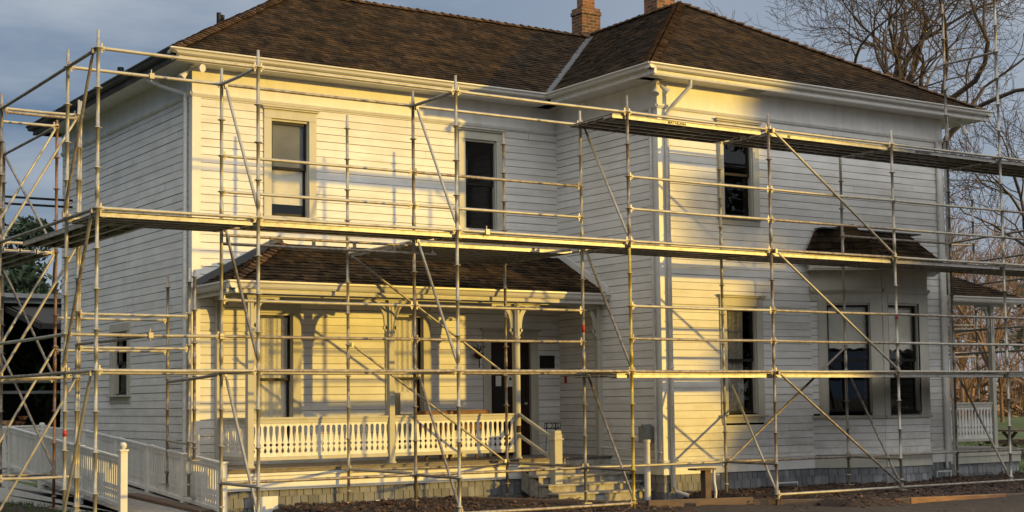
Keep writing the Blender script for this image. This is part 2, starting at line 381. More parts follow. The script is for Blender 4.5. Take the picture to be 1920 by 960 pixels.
# ground sheet with gentle relief close by, flat to the horizon
gx = [-1500, -300, -80, -30]+[-20+i*1.0 for i in range(81)]+[80, 160, 400, 1500]
gy = [-1500, -300, -60]+[-20+i*1.0 for i in range(81)]+[90, 200, 600, 2500]
def gh(x, y):
    near = 1 if (-25 < x < 65 and -25 < y < 65) else 0
    h = -.06+near*(.025*sin(x*1.3+y*.7)+.02*sin(y*2.1-x*.4))
    if y > 45: h += min((y-45)*.004, .5)
    return h
vs = [(x, y, gh(x, y)) for y in gy for x in gx]; nx = len(gx)
g.add(vs, [(j*nx+i, j*nx+i+1, (j+1)*nx+i+1, (j+1)*nx+i) for j in range(len(gy)-1) for i in range(nx-1)], 1, None, True)
structure(g.build('ground', soil_m))
g = MB(); 
def lawn_strip(x0, x1, y0, y1, k=12):
    vs = [(x0+(x1-x0)*i/k, y0+(y1-y0)*j/k, gh(x0+(x1-x0)*i/k, y0+(y1-y0)*j/k)+.03) for j in range(k+1) for i in range(k+1)]
    g.add(vs, [(j*(k+1)+i, j*(k+1)+i+1, (j+1)*(k+1)+i+1, (j+1)*(k+1)+i) for j in range(k) for i in range(k)], 1, None, True)
lawn_strip(27.5, 160, 19, 300, 60); lawn_strip(-60, 5.2, 14, 60, 40); lawn_strip(5.2, 27.5, 33, 80, 20)
structure(g.build('lawn', lawn_m))

# ================================================================== FARMHOUSE
house = thing('farmhouse', (14, 23, 0), 'large old white two-storey farmhouse with brown shingle hip roofs, caught in low sun', 'house')
def part(mb, name, m, label=None, parent=house, bevel=0):
    o = mb.build(name, m, parent, bevel=bevel)
    if label: o['label'] = label
    return o

# ---- walls
UW1 = (10.44, 11.38, 4.71, 6.66)     # outer edges of casings: x0,x1,z0,z1
UW2 = (14.30, 15.22, 4.71, 6.65)
PW1 = (10.19, 11.08, .83, 3.33); PW2 = (12.75, 13.63, .83, 3.35)
DR = (14.76, 15.98, .66, 3.00)
w = MB(); siding(w, (0, FM, 0), (1, 0, 0), (0, -1, 0), XL+.13, XW, .62, 6.80, [UW1, UW2, PW1, PW2, DR])
part(w, 'wall', siding_m, 'long recessed front wall behind the porch, lit gold by the sun')
WU = (17.85, 18.81, 4.80, 6.65); WL = (17.83, 18.82, 1.25, 3.49)
w = MB(); siding(w, (0, F, 0), (1, 0, 0), (0, -1, 0), XW+.14, XR-.12, .40, 6.80, [WU, WL, (20.06, 23.04, .3, 4.05)])
part(w, 'wall', siding_m, 'front wall of the projecting wing with bay window')
w = MB(); siding(w, (XW, 0, 0), (0, -1, 0), (-1, 0, 0), -FM, -(F+.13), .40, 6.80)
part(w, 'wall', siding_m, 'shaded side wall of the projecting wing above the porch steps')
SWN = (-27.24, -26.20, 1.74, 3.15)
w = MB(); siding(w, (XL, 0, 0), (0, -1, 0), (-1, 0, 0), -BACK, -(FM+.1), .42, 6.80, [SWN])
part(w, 'wall', siding_m, 'shaded end wall above the ramp')
w = MB(); siding(w, (XR, 0, 0), (0, 1, 0), (1, 0, 0), F+.1, 31.5, .42, 6.80)
w.quad((XL, BACK, 0), (XR, BACK, 0), (XR, BACK, 7.23), (XL, BACK, 7.23)); w.quad((XW, BACK, 0), (XR, BACK, 0), (XR, 31.5, 7.23), (XW, 31.5, 7.23))
part(w, 'wall', siding_m, 'far end and back walls')
# interior lining, floors, ceiling: keeps the rooms dark
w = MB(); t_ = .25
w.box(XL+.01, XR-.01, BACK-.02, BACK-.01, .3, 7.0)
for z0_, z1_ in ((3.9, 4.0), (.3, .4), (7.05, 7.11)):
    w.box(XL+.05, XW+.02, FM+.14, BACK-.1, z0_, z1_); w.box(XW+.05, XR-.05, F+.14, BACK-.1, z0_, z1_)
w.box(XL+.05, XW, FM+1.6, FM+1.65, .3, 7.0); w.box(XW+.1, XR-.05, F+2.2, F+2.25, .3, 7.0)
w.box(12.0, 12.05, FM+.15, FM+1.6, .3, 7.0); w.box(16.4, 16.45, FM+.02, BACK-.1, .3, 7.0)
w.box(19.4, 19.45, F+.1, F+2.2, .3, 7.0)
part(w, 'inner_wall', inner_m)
# ---- frieze, corner boards, mouldings
def run(mb, a, b, n, prof, m=None, tint=1.0):
    """extrude a (out, z) profile from a to b; n is the outward direction"""
    a = V(a); b = V(b); n = V(n); k = len(prof)
    vs = [a+n*o_+V((0, 0, z)) for o_, z in prof]+[b+n*o_+V((0, 0, z)) for o_, z in prof]
    mb.add(vs, [(i, (i+1) % k, k+(i+1) % k, k+i) for i in range(k)]+[tuple(range(k))[::-1], tuple(range(k, 2*k))], tint, m)
w = MB()
fr = [(.0, 6.80), (.028, 6.80), (.028, 7.22), (0, 7.22)]
ml = [(.0, 6.745), (.035, 6.745), (.06, 6.79), (.06, 6.815), (.0, 6.815)]
for pr, pn in ((fr, 'frieze_board'), (ml, 'moulding')):
    for a_, b_, n_ in (((XL-.03, FM, 0), (XW, FM, 0), (0, -1, 0)), ((XW, FM, 0), (XW, F-.03, 0), (-1, 0, 0)), ((XW-.03, F, 0), (XR+.03, F, 0), (0, -1, 0)),
                       ((XL, BACK, 0), (XL, FM-.03, 0), (-1, 0, 0)), ((XR, F-.03, 0), (XR, 31.5, 0), (1, 0, 0))):
        w = MB(); run(w, a_, b_, n_, pr); part(w, pn, white_m)
for q in ((XL-.024, XL+.13, FM-.024, FM+.02, .62), (XL-.026, XL+.02, FM+.021, FM+.12, .42), (XW-.024, XW+.14, F-.024, F+.02, .40), (XW-.026, XW+.02, F+.021, F+.13, .40),
          (XR-.12, XR+.024, F-.024, F+.02, .40), (XR-.02, XR+.026, F+.021, F+.1, .40)):
    w = MB(); w.box(*q, 6.745); part(w, 'corner_board', white_m, bevel=.004)
# water table board at the bottom of the walls
wt = [(.0, .36), (.035, .36), (.035, .58), (.05, .59), (.05, .605), (0, .615)]; wt2 = [(o_, z+.01) for o_, z in wt]
for a_, b_, n_, p_ in (((XW-.03, F, 0), (20.05, F, 0), (0, -1, 0), wt2), ((23.1, F, 0), (XR+.03, F, 0), (0, -1, 0), wt2), ((XW, 21.7, 0), (XW, F-.03, 0), (-1, 0, 0), wt2), ((XL, BACK, 0), (XL, FM-.0, 0), (-1, 0, 0), wt)):
    w = MB(); run(w, a_, b_, n_, p_); part(w, 'skirt_board', white_m)
# foundation skirts of grey shingles
def skirt(o, u, n, ln, z0, z1, label=None):
    w = MB(); shingles(w, V(o)+V((0, 0, z0)), u, (0, 0, 1), n, [(0, 0), (ln, 0), (ln, z1-z0), (0, z1-z0)], .155, (.10, .21), .018, (.72, 1.2), .004)
    part(w, 'foundation', skirt_m, label)
skirt((XW, F+.01, 0), (1, 0, 0), (0, -1, 0), 3.6, -.08, .375); skirt((22.9, F+.01, 0), (1, 0, 0), (0, -1, 0), XR-22.9, -.08, .375)
skirt((XW+.01, 21.7, 0), (0, -1, 0), (-1, 0, 0), 21.7-F, -.08, .375); skirt((XL+.01, BACK, 0), (0, -1, 0), (-1, 0, 0), BACK-FM, -.08, .42)
skirt((XR, F, 0), (0, 1, 0), (1, 0, 0), 11, -.08, .4)

# ---- roof
nF = V((0, -P, 1)).normalized(); nLft = V((-P, 0, 1)).normalized(); nRgt = V((P, 0, 1)).normalized(); nB = V((0, P, 1)).normalized()
sl = sqrt(1+P*P)
ex0, ey0, ey1 = 8.66, 22.79, 30.77; rY = (ey0+ey1)/2; rZ = EZ+P*(rY-ey0); hX = ex0+(rY-ey0)
wx0, wx1, wy0 = 15.98, 24.62, 19.73; rX = (wx0+wx1)/2; aY = wy0+(rX-wx0); wZ = EZ+P*(rX-wx0); wyb = 32.0
vX = wx0+(rY-ey0)
w = MB()
D = rY-ey0
shingles(w, (ex0, ey0, EZ), (1, 0, 0), (0, 1, P), nF, [(0, 0), (wx0-ex0, 0), (vX-ex0, D*sl), (hX-ex0, D*sl)])
shingles(w, (ex0, ey1, EZ), (0, -1, 0), (1, 0, P), nLft, [(0, 0), (ey1-ey0, 0), (ey1-rY, D*sl), ])
D2 = rX-wx0
shingles(w, (wx0, wy0, EZ), (1, 0, 0), (0, 1, P), nF, [(0, 0), (wx1-wx0, 0), (rX-wx0, D2*sl)])
# wing slope facing the main roof (origin at the valley foot, u runs towards the front)
shingles(w, (wx0, rY, EZ), (0, -1, 0), (1, 0, P), nLft, [(rY-ey0, 0), (rY-wy0, 0), (rY-aY, D2*sl), (0, D2*sl), (0, (vX-wx0)*sl)])
w.poly([(ex0, ey1, EZ), (hX, rY, rZ), (vX, rY, rZ), (wx0, ey1, EZ)], .8)
w.poly([(rX, rY, wZ), (vX, rY, rZ), (wx0, ey1, EZ), (wx0, wyb, EZ), (rX, wyb, wZ)], .8)
w.poly([(wx1, wy0, EZ), (wx1, wyb, EZ), (rX, wyb, wZ), (rX, aY, wZ)], .8); w.poly([(wx0, wyb, EZ), (wx1, wyb, EZ), (rX, wyb, wZ)], .8)
roof = part(w, 'roof', shingle_m)
for q in (((ex0, ey0, EZ+.02), (hX, rY, rZ+.02), nF, nLft, .13, .13), ((wx0, wy0, EZ+.02), (rX, aY, wZ+.02), nF, nLft, .115, .13), ((wx1, wy0, EZ+.02), (rX, aY, wZ+.02), nF, nRgt, .2, .15),
          ((hX, rY, rZ+.02), (vX, rY, rZ+.02), nF, nB, .2, .13), ((rX, aY+.0, wZ+.02), (rX, 31, wZ+.02), nLft, nRgt, .22, .13)):
    w = MB(); hipcap(w, *q); w.build('ridge_cap', ridge_m, roof)
w = MB()   # open valley flashing
a = V((wx0, ey0, EZ+.03)); b = V((vX, rY, rZ+.03)); s_ = V((1, -1, 0)).normalized()
w.add([a-s_*.10+V((0, 0, .012)), a, b, b-s_*.07+V((0, 0, .012)), a+s_*.10+V((0, 0, .012)), b+s_*.07+V((0, 0, .012))], [(0, 1, 2, 3), (1, 4, 5, 2)])
w.build('valley_flashing', flash_m, roof)
w = MB()   # vent pipes standing behind the hip
w.tube([(10.34, 25.0, 8.2), (10.34, 25.0, 8.69)], .045, 8); w.build('vent_pipe', dark_m, roof)
w = MB(); w.tube([(10.43, 25.05, 8.2), (10.43, 25.05, 8.67)], .04, 8); w.build('vent_pipe', dark_m, roof)
w = MB(); w.tube([(8.85, 25.9, 7.4), (8.85, 25.9, 7.70)], .06, 8); w.build('vent_pipe', dark_m, roof)
# chimneys
def chimney(x0, x1, y0, y1, z0, z1, z2, ins):
    c = MB(); c.box(x0, x1, y0, y1, z0, z1); c.box(x0-.02, x1+.02, y0-.02, y1+.02, z1-.16, z1-.08)
    c.box(x0+ins, x1-ins, y0+ins, y1-ins, z1-.01, z2); c.box(x0+ins-.03, x1-ins+.03, y0+ins-.03, y1-ins+.03, z2-.2, z2)
    o = c.build('chimney', brick_m, roof)
    f = MB(); f.box(x0-.03, x1+.03, y0-.03, y1+.03, z0, z0+.36); f.build('flashing', concrete_m, o)
chimney(19.98, 20.50, 27.1, 27.5, 9.45, 10.62, 12.1, .09)
chimney(20.42, 20.92, 24.95, 25.4, 9.7, 10.9, 12.0, .07)
# soffit
w = MB()
def soff(x0, x1, y0, y1): w.box(x0, x1, y0, y1, 7.222, 7.24)
soff(ex0+.02, wx0+.3, ey0+.02, FM+.03); soff(ex0+.02, XL+.02, FM+.03, ey1-.02); soff(wx0+.02, XW+.02, wy0+.3, FM); soff(wx0+.02, wx1-.02, wy0+.02, F+.02); soff(XR-.02, wx1-.02, F+.02, wyb)
w.box(ex0+.02, wx0, BACK, ey1-.02, 7.222, 7.24)
part(w, 'soffit', white_m)
# gutters and fascia: separate runs
gp = [(-.02, 7.245), (.06, 7.245), (.085, 7.275), (.095, 7.33), (.125, 7.36), (.125, 7.39), (.105, 7.39), (.09, 7.36), (-.02, 7.30)]
fp = [(-.05, 7.10), (-.005, 7.10), (.005, 7.135), (-.005, 7.17), (-.005, 7.25), (-.05, 7.25)]
gp = [(o_, 7.39-(7.39-z)*.66) for o_, z in gp]; fp = [(o_, 7.39-(7.39-z)*.64) for o_, z in fp]
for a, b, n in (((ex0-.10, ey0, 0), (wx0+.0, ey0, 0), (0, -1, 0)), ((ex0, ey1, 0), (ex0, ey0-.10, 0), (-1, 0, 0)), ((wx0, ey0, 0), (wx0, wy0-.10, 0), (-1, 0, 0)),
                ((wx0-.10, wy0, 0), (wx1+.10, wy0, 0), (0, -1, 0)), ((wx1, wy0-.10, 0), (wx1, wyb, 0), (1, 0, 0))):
    w = MB(); run(w, a, b, n, gp); part(w, 'gutter', shadegutter_m if (a[0] == ex0 and n[0] == -1) else gutter_m)
    w = MB(); A = V(a); B = V(b); d = (B-A).normalized(); run(w, A+d*.08, B-d*.0, n, fp); part(w, 'fascia_board', shadegutter_m if (a[0] == ex0 and n[0] == -1) else white_m)
# soffit vents
w = MB(); w.box(18.35, 18.75, 19.85, 20.05, 7.214, 7.221); part(w, 'soffit_vent', shedroof_m)
# downpipes
def pipe(pts, name='downpipe', m=gutter_m, r=.038):
    c = MB(); c.tube(pts, r, 8)
    for z in (2.2, 4.4):
        if pts[-1][2] < z < pts[2][2]:
            x, y, _ = pts[3]; c.tube([(x, y, z), (x, y, z+.03)], r*1.25, 8)
    part(c, name, m)
pipe([(16.62+.28, F-.42, 7.26), (16.62+.28, F-.42, 7.10), (16.62+.10, F-.16, 6.80), (16.64, F-.07, 6.66), (16.64, F-.07, .18), (16.66, F-.12, .08), (16.74, F-.34, .02)])
pipe([(XW-.07, F+.12, 6.76), (XW-.07, F+.12, 6.7), (XW-.07, F+.12, 6.6), (XW-.07, F+.12, 6.5), (XW-.07, F+.12, .5)], r=.024)
pipe([(XL-.42, FM+1.0, 7.27), (XL-.42, FM+1.0, 7.16), (XL-.30, FM+.6, 6.98), (XL-.07, FM+.16, 6.80), (XL-.07, FM+.16, 6.70), (XL-.07, FM+.16, .3)])
pipe([(XR-.3, F-.42, 7.26), (XR-.3, F-.42, 7.12), (XR-.02, F-.2, 6.85), (XR+.06, F-.07, 6.7), (XR+.06, F-.07, .1)])
pipe([(XR-.17, F-.05, 6.75), (XR-.17, F-.05, 6.7), (XR-.17, F-.05, 6.6), (XR-.17, F-.05, 6.5), (XR-.17, F-.05, .25)], r=.03)

# ---- windows
def window(org, u, n, x0, x1, z0, z1, cas=.15, head=True, sashz=None, fill=None, gx=None, name='window', label=None, sill=True, apron=True):
    """x0..z1 is the sash opening; casing boards around it"""
    org = V(org); u = V(u).normalized(); n = V(n).normalized(); zz = V((0, 0, 1))
    def bx(mb, a, b, c, d, k0, k1, m=None, tint=1.0):
        mb.obox(org+u*((a+b)/2)+n*((k0+k1)/2)+zz*((c+d)/2), u, n, zz, (b-a)/2, (k1-k0)/2, (d-c)/2, tint, m)
    c = MB()
    bx(c, x0-cas, x0, z0-.02, z1+.02, -.05, .035); bx(c, x1, x1+cas, z0-.02, z1+.02, -.05, .035)
    bx(c, x0-cas, x1+cas, z1+.02, z1+.17, -.05, .04)
    if head:
        bx(c, x0-cas-.03, x1+cas+.03, z1+.172, z1+.20, -.02, .075); bx(c, x0-cas-.05, x1+cas+.05, z1+.202, z1+.225, -.02, .10)
    # reveals
    bx(c, x0-.02, x0+.018, z0, z1, -.12, -.002); bx(c, x1-.018, x1+.02, z0, z1, -.12, -.002); bx(c, x0, x1, z1-.018, z1+.02, -.12, -.003)
    w_ = c.build(name, trim_m, house, bevel=.003)
    if label: w_['label'] = label
    if sill:
        c = MB(); bx(c, x0-cas-.03, x1+cas+.03, z0-.06, z0-.022, -.12, .09)
        if apron: bx(c, x0-cas+.01, x1+cas-.01, z0-.17, z0-.062, -.02, .03)
        c.build('sill', trim_m, w_, bevel=.003)
    zm = sashz if sashz is not None else (z0+z1)/2
    for (a, b, k) in ((zm-.018, z1-.018, -.055), (z0, zm+.018, -.092)):
        c = MB(); s = .038
        bx(c, x0+.018, x0+.018+s, a, b, k-.03, k); bx(c, x1-.018-s, x1-.018, a, b, k-.03, k)
        bx(c, x0+.018+s, x1-.018-s, b-s, b, k-.03, k-.001); bx(c, x0+.018+s, x1-.018-s, a, a+s*1.2, k-.03, k-.001)
        c.build('sash', sash_m, w_)
        c = MB(); c.obox(org+u*((x0+x1)/2)+n*(k-.016)+zz*((a+b)/2), u, -n, zz, (x1-x0)/2-.02, .002, (b-a)/2-.01)
        c.build('pane', glass_m, w_)
    if fill:
        fill(org, u, n, x0, x1, z0, z1, w_)
    return w_
def curtains(cov=1.0, depth=-.15, gap=0.0, m=None, zc=0.0, amp=.010):
    def f(org, u, n, x0, x1, z0, z1, par):
        c = MB(); zz = V((0, 0, 1)); k = 60
        xs = [x0+(x1-x0)*i/k for i in range(k+1)]
        def off(x, ph): return depth+amp*sin(x*62+ph)+amp*.8*sin(x*27+1+ph)
        for (a, b) in (((0, k*cov*(1-gap)),) if not gap else ((0, k*(.5-gap/2)), (k*(.5+gap/2), k))):
            a, b = int(a), int(b)
            vs = []
            for zi, zq in enumerate((z1, (z0+z1)/2, z0+zc)):
                for i in range(a, b+1): vs.append(org+u*(xs[i]+.01*sin(zi*2+i))+n*off(xs[i], zi*.5)+zz*zq)
            m_ = b-a+1
            c.add(vs, [(r*m_+i, r*m_+i+1, (r+1)*m_+i+1, (r+1)*m_+i) for r in range(2) for i in range(m_-1)], 1, None, True)
        c.build('curtain', m or curtain_m, par)
    return f
def blind(frac, depth=-.15, m=None, wav=0):
    def f(org, u, n, x0, x1, z0, z1, par):
        c = MB(); zz = V((0, 0, 1)); zb = z1-(z1-z0)*frac; k = 24
        top = [org+u*(x0+(x1-x0)*i/k)+n*depth+zz*z1 for i in range(k+1)]
        bot = [org+u*(x0+(x1-x0)*i/k)+n*depth+zz*(zb+(wav*abs(sin(i/k*pi*3)) if wav else 0)) for i in range(k+1)]
        vs = top+bot+[p-n*.004 for p in top]+[p-n*.004 for p in bot]; K = k+1
        c.add(vs, [(i, i+1, K+i+1, K+i) for i in range(k)]+[(2*K+i, 3*K+i, 3*K+i+1, 2*K+i+1) for i in range(k)])
        c.build('blind', m or blind_m, par)
    return f
MF = ((0, FM, 0), (1, 0, 0), (0, -1, 0)); WF = ((0, F, 0), (1, 0, 0), (0, -1, 0))
def sky_and_blind(org, u, n, x0, x1, z0, z1, par):
    blind(.49, -.125, m=skyreflect_m)(org, u, n, x0, x1, z0, z1, par)  # grey sheet stands in for sky mirrored in the upper sash
    blind(.80, -.125)(org, u, n, x0, x1, z0+.06, (z0+z1)/2-.02, par)
window(*MF, 10.56, 11.26, 4.86, 6.49, .14, fill=sky_and_blind, label='upper window with pulled cream blind')
window(*MF, 14.42, 15.10, 4.86, 6.48, .14, label='dark upper window over the porch roof')
window(*MF, 10.32, 10.95, .98, 3.18, .15, head=False, fill=curtains(1.0), label='tall porch window with closed lace curtains')
pw2 = window(*MF, 12.88, 13.50, .98, 3.20, .15, head=False, fill=curtains(1.0), label='tall porch window with notice')
window(*WF, 17.98, 18.68, 4.95, 6.47, .15, label='dark upper window of the wing')
window(*WF, 17.97, 18.68, 1.40, 3.30, .16, fill=curtains(.78, m=greycurtain_m), label='lower wing window with lace curtain')
window((XL, 0, 0), (0, -1, 0), (-1, 0, 0), -27.12, -26.32, 1.89, 3.0, .14, head=False, label='small dark window in the end wall')
# notice in the porch window and papers on the door
c = MB(); c.box(13.02, 13.30, FM-.03, FM-.026, 1.46, 1.86); nt_ = c.build('notice', paper_m, pw2)

# ---- front door
dpt = MB()
for a, b in ((14.76, 14.93), (15.81, 15.98)): dpt.box(a, b, FM-.035, FM+.05, .66, 2.80)
dpt.box(14.76, 15.98, FM-.04, FM+.05, 2.80, 2.96); dpt.box(14.72, 16.02, FM-.08, FM+.02, 2.962, 2.985); dpt.box(14.70, 16.04, FM-.10, FM+.02, 2.987, 3.01)
door = dpt.build('door', trim_m, house, bevel=.003)
c = MB(); c.box(14.93, 15.81, FM+.03, FM+.075, .68, 2.80)
for a, b in ((14.96, 15.02), (15.34, 15.40), (15.72, 15.78)): c.box(a, b, FM+.012, FM+.03, .70, 2.78)
for z in (.72, 1.35, 2.6): c.box(15.02, 15.72, FM+.014, FM+.03, z, z+.14)
leaf = c.build('door_leaf', door_m, door)
c = MB(); c.box(15.03, 15.33, FM+.018, FM+.022, 1.5, 2.59); c.box(15.41, 15.71, FM+.018, FM+.022, 1.5, 2.59); c.build('door_glass', sash_m, door)
c = MB(); c.box(15.05, 15.17, FM+.004, FM+.008, 1.95, 2.14); c.box(15.28, 15.46, FM+.004, FM+.008, 1.94, 2.15); c.build('notice', paper_m, door)
c = MB(); c.add([(15.33, FM+.001, 2.06), (15.41, FM+.001, 2.06), (15.37, FM+.001, 2.12)], [(0, 1, 2)]); c.build('warning_mark', dark_m, door)
c = MB(); c.lathe((15.70, FM-.01, 1.62), [(.0, -.03), (.03, -.02), (.035, 0), (.03, .02), (0, .03)], 10); c.build('handle', alu_m, door)

# ---- porch: floor, steps, posts, beam, roof, railing
PY = 21.95; DZ = .66
w = MB(); w.box(9.12, XW-.002, 21.66, FM-.02, DZ-.05, DZ)
for i in range(74):
    x = 9.13+i*.1; w.box(x, x+.094, 21.62, FM-.03, DZ+.001, DZ+.012, random.uniform(.85, 1.1))
part(w, 'porch_floor', floor_m)
w = MB(); pf = [(.0, .37), (.03, .37), (.03, .545), (.055, .56), (.055, .60), (0, .605)]
run(w, (9.06, 21.70, 0), (14.62, 21.70, 0), (0, -1, 0), pf); run(w, (9.10, FM, 0), (9.10, 21.67, 0), (-1, 0, 0), pf)
run(w, (9.04, 21.70, 0), (14.62, 21.70, 0), (0, -1, 0), [(.0, .352), (.045, .335), (.05, .366), (0, .366)])
part(w, 'porch_band', white_m)
skirt((9.12, 21.72, 0), (1, 0, 0), (0, -1, 0), 5.9, -.08, .35, 'grey shingled skirt under the porch'); skirt((9.14, FM, 0), (0, -1, 0), (-1, 0, 0), FM-21.72, -.08, .35, 'grey shingled skirt under the porch')
# steps: treads run across, descending to the front
for i in range(4):
    z = DZ-.135*(i+1); y1 = 21.66-.29*i; w = MB()
    w.box(14.46, XW-.03, y1-.315, y1+.02, z-.028, z+.006); part(w, 'tread', step_m, bevel=.004)
    w = MB(); w.box(14.50, XW-.035, y1-.262, y1-.245, -.08, z-.030); part(w, 'riser', step_m)
w = MB(); w.box(14.50, XW-.03, 21.665, 21.69, DZ-.135+.008, DZ-.052); part(w, 'riser', step_m)
for x in (14.50, 16.42):
    w = MB(); w.extr([(x, 21.64, DZ-.17), (x, 21.64, DZ-.52), (x, 21.0, -.08), (x, 20.56, -.08), (x, 20.56, .08)], (.035, 0, 0)); part(w, 'stringer', step_m)
# posts with turned caps and sawn brackets
def bracket(mb, px, py, ztop, sg, ax, th=.035):
    """sawn scroll bracket in the plane of axis ax, on side sg of the post"""
    A = V((1, 0, 0)) if ax == 'x' else V((0, 1, 0)); T = V((0, 1, 0)) if ax == 'x' else V((1, 0, 0))
    o = V((px, py, ztop))+A*(sg*.052)-T*(th/2)
    n = 10; outer = []; inner = []
    for i in range(n+1):
        a = pi/2*i/n
        inner.append((.235-.205*cos(a), -.43+.37*sin(a)))
        outer.append((.215-.215*cos(a)*1.0-.0, -.43+.40*sin(a)**.75))
    outer = [(max(0, u_-.012), z_) for u_, z_ in outer]
    def p(u_, z_): return o+A*(sg*u_)+V((0, 0, z_))
    m_ = len(inner)
    inner = [(u_+.035*(1-.4*i/n), z_) for i, (u_, z_) in enumerate(inner)]
    vs = [p(u_, z_) for u_, z_ in inner]+[p(u_, z_) for u_, z_ in outer]
    vs += [q+T*th for q in vs]
    fs = []
    K = 2*m_
    for i in range(m_-1):
        fs += [(i, i+1, m_+i+1, m_+i), (K+i, K+m_+i, K+m_+i+1, K+i+1), (i, K+i, K+i+1, i+1), (m_+i, m_+i+1, K+m_+i+1, K+m_+i)]
    fs += [(0, m_, K+m_, K), (m_-1, K+m_-1, K+2*m_-1, 2*m_-1)]
    mb.add(vs, fs)
    mb.extr([p(0, -.001), p(.44, -.001), p(.46, -.025), p(.43, -.06), p(.38, -.05), p(.35, -.035), p(0, -.035)], T*th)
    for (cu, cz, r) in ((.05, -.455, .036), (.28, -.075, .028), (.16, -.085, .022)):
        mb.extr([p(cu+r*cos(k*pi/5), cz+r*sin(k*pi/5)) for k in range(10)], T*th)
    mb.extr([p(0, -.43), p(.045, -.43), p(.05, -.50), p(.02, -.55), p(0, -.55)], T*th)
def post(x, y, z0, z1, br, half=False):
    c = MB(); h = .052
    c.box(x-h, x+h, y-h, y+h, z0, z1); c.box(x-h-.012, x+h+.012, y-h-.012, y+h+.012, z1-.60, z1-.57)
    c.box(x-h-.014, x+h+.014, y-h-.014, y+h+.014, z0, z0+.03); c.box(x-h-.02, x+h+.02, y-h-.02, y+h+.02, z1-.03, z1-.002)
    c.box(x-.012, x+.012, y-h-.012, y-h+.002, z1-.56, z1-.04)
    o = c.build('porch_post', trim_m, house, bevel=.004)
    for ax, sg in br:
        b = MB(); bracket(b, x, y, z1-.002, sg, ax); b.build('bracket', trim_m, o)
post(9.60, PY, DZ+.01, 3.37, [('x', 1), ('y', 1)]); post(12.12, PY, DZ+.01, 3.37, [('x', 1), ('x', -1)]); post(14.63, PY, DZ+.01, 3.37, [('x', 1), ('x', -1)])
post(XW-.055, PY, DZ+.01, 3.37, [('x', -1)]); post(9.60, FM-.06, DZ+.01, 3.37, [('y', -1)])
w = MB(); w.box(9.53, XW-.002, PY-.06, PY+.06, 3.37, 3.46); w.box(9.53, 9.66, PY+.06, FM-.02, 3.37, 3.46)
w.box(9.50, XW-.003, PY-.075, PY-.061, 3.41, 3.455)
part(w, 'porch_beam', trim_m, bevel=.003)
w = MB(); w.box(9.25, XW-.004, 21.72, FM-.02, 3.462, 3.475); part(w, 'porch_ceiling', white_m)
pgp = [(-.02, 3.47), (.06, 3.47), (.08, 3.50), (.09, 3.545), (.115, 3.565), (.115, 3.59), (.095, 3.59), (-.02, 3.53)]
pfp = [(-.04, 3.40), (-.005, 3.40), (.004, 3.43), (-.005, 3.468), (-.04, 3.468)]
ry0 = 21.72; rx0 = 9.22; pz = 3.58; PP = (4.38-3.58)/(FM-ry0)
for a, b, n in (((rx0-.1, ry0, 0), (XW-.005, ry0, 0), (0, -1, 0)), ((rx0, FM-.005, 0), (rx0, ry0-.1, 0), (-1, 0, 0))):
    w = MB(); run(w, a, b, n, pgp); part(w, 'gutter', gutter_m, 'porch gutter')
    w = MB(); run(w, a, b, n, pfp); part(w, 'fascia_board', white_m)
w = MB(); psl = sqrt(1+PP*PP); dd = FM-.02-ry0
npf = V((0, -PP, 1)).normalized(); npl = V((-PP, 0, 1)).normalized()
rtop = 10.85
shingles(w, (rx0, ry0, pz), (1, 0, 0), (0, 1, PP), npf, [(0, 0), (XW-.01-rx0, 0), (XW-.01-rx0, dd*psl), (dd, dd*psl)], .125, (.08, .19), .02, (.5, 1.6), .012)
shingles(w, (rx0, FM-.02, pz), (0, -1, 0), (1, 0, PP), npl, [(0, 0), (dd, 0), (0, dd*psl)], .125, (.08, .19), .02, (.5, 1.5), .012)
proof = part(w, 'porch_roof', shingle_m)
w = MB(); hipcap(w, (rx0, ry0, pz+.02), (rx0+dd, ry0+dd, pz+dd*PP+.02), npf, npl, .15, .12); w.build('ridge_cap', ridge_m, proof)
w = MB()
w.beam((XW-.012, ry0-.05, pz+.06), (XW-.012, FM-.03, pz+dd*PP+.08), .02, .12)
w.build('flashing', white_m, proof)
w = MB(); w.beam((rx0-.02, FM-.035, pz+.05), (rx0+dd, FM-.035, pz+dd*PP+.09), .02, .13); w.build('flashing', flash_m, proof)

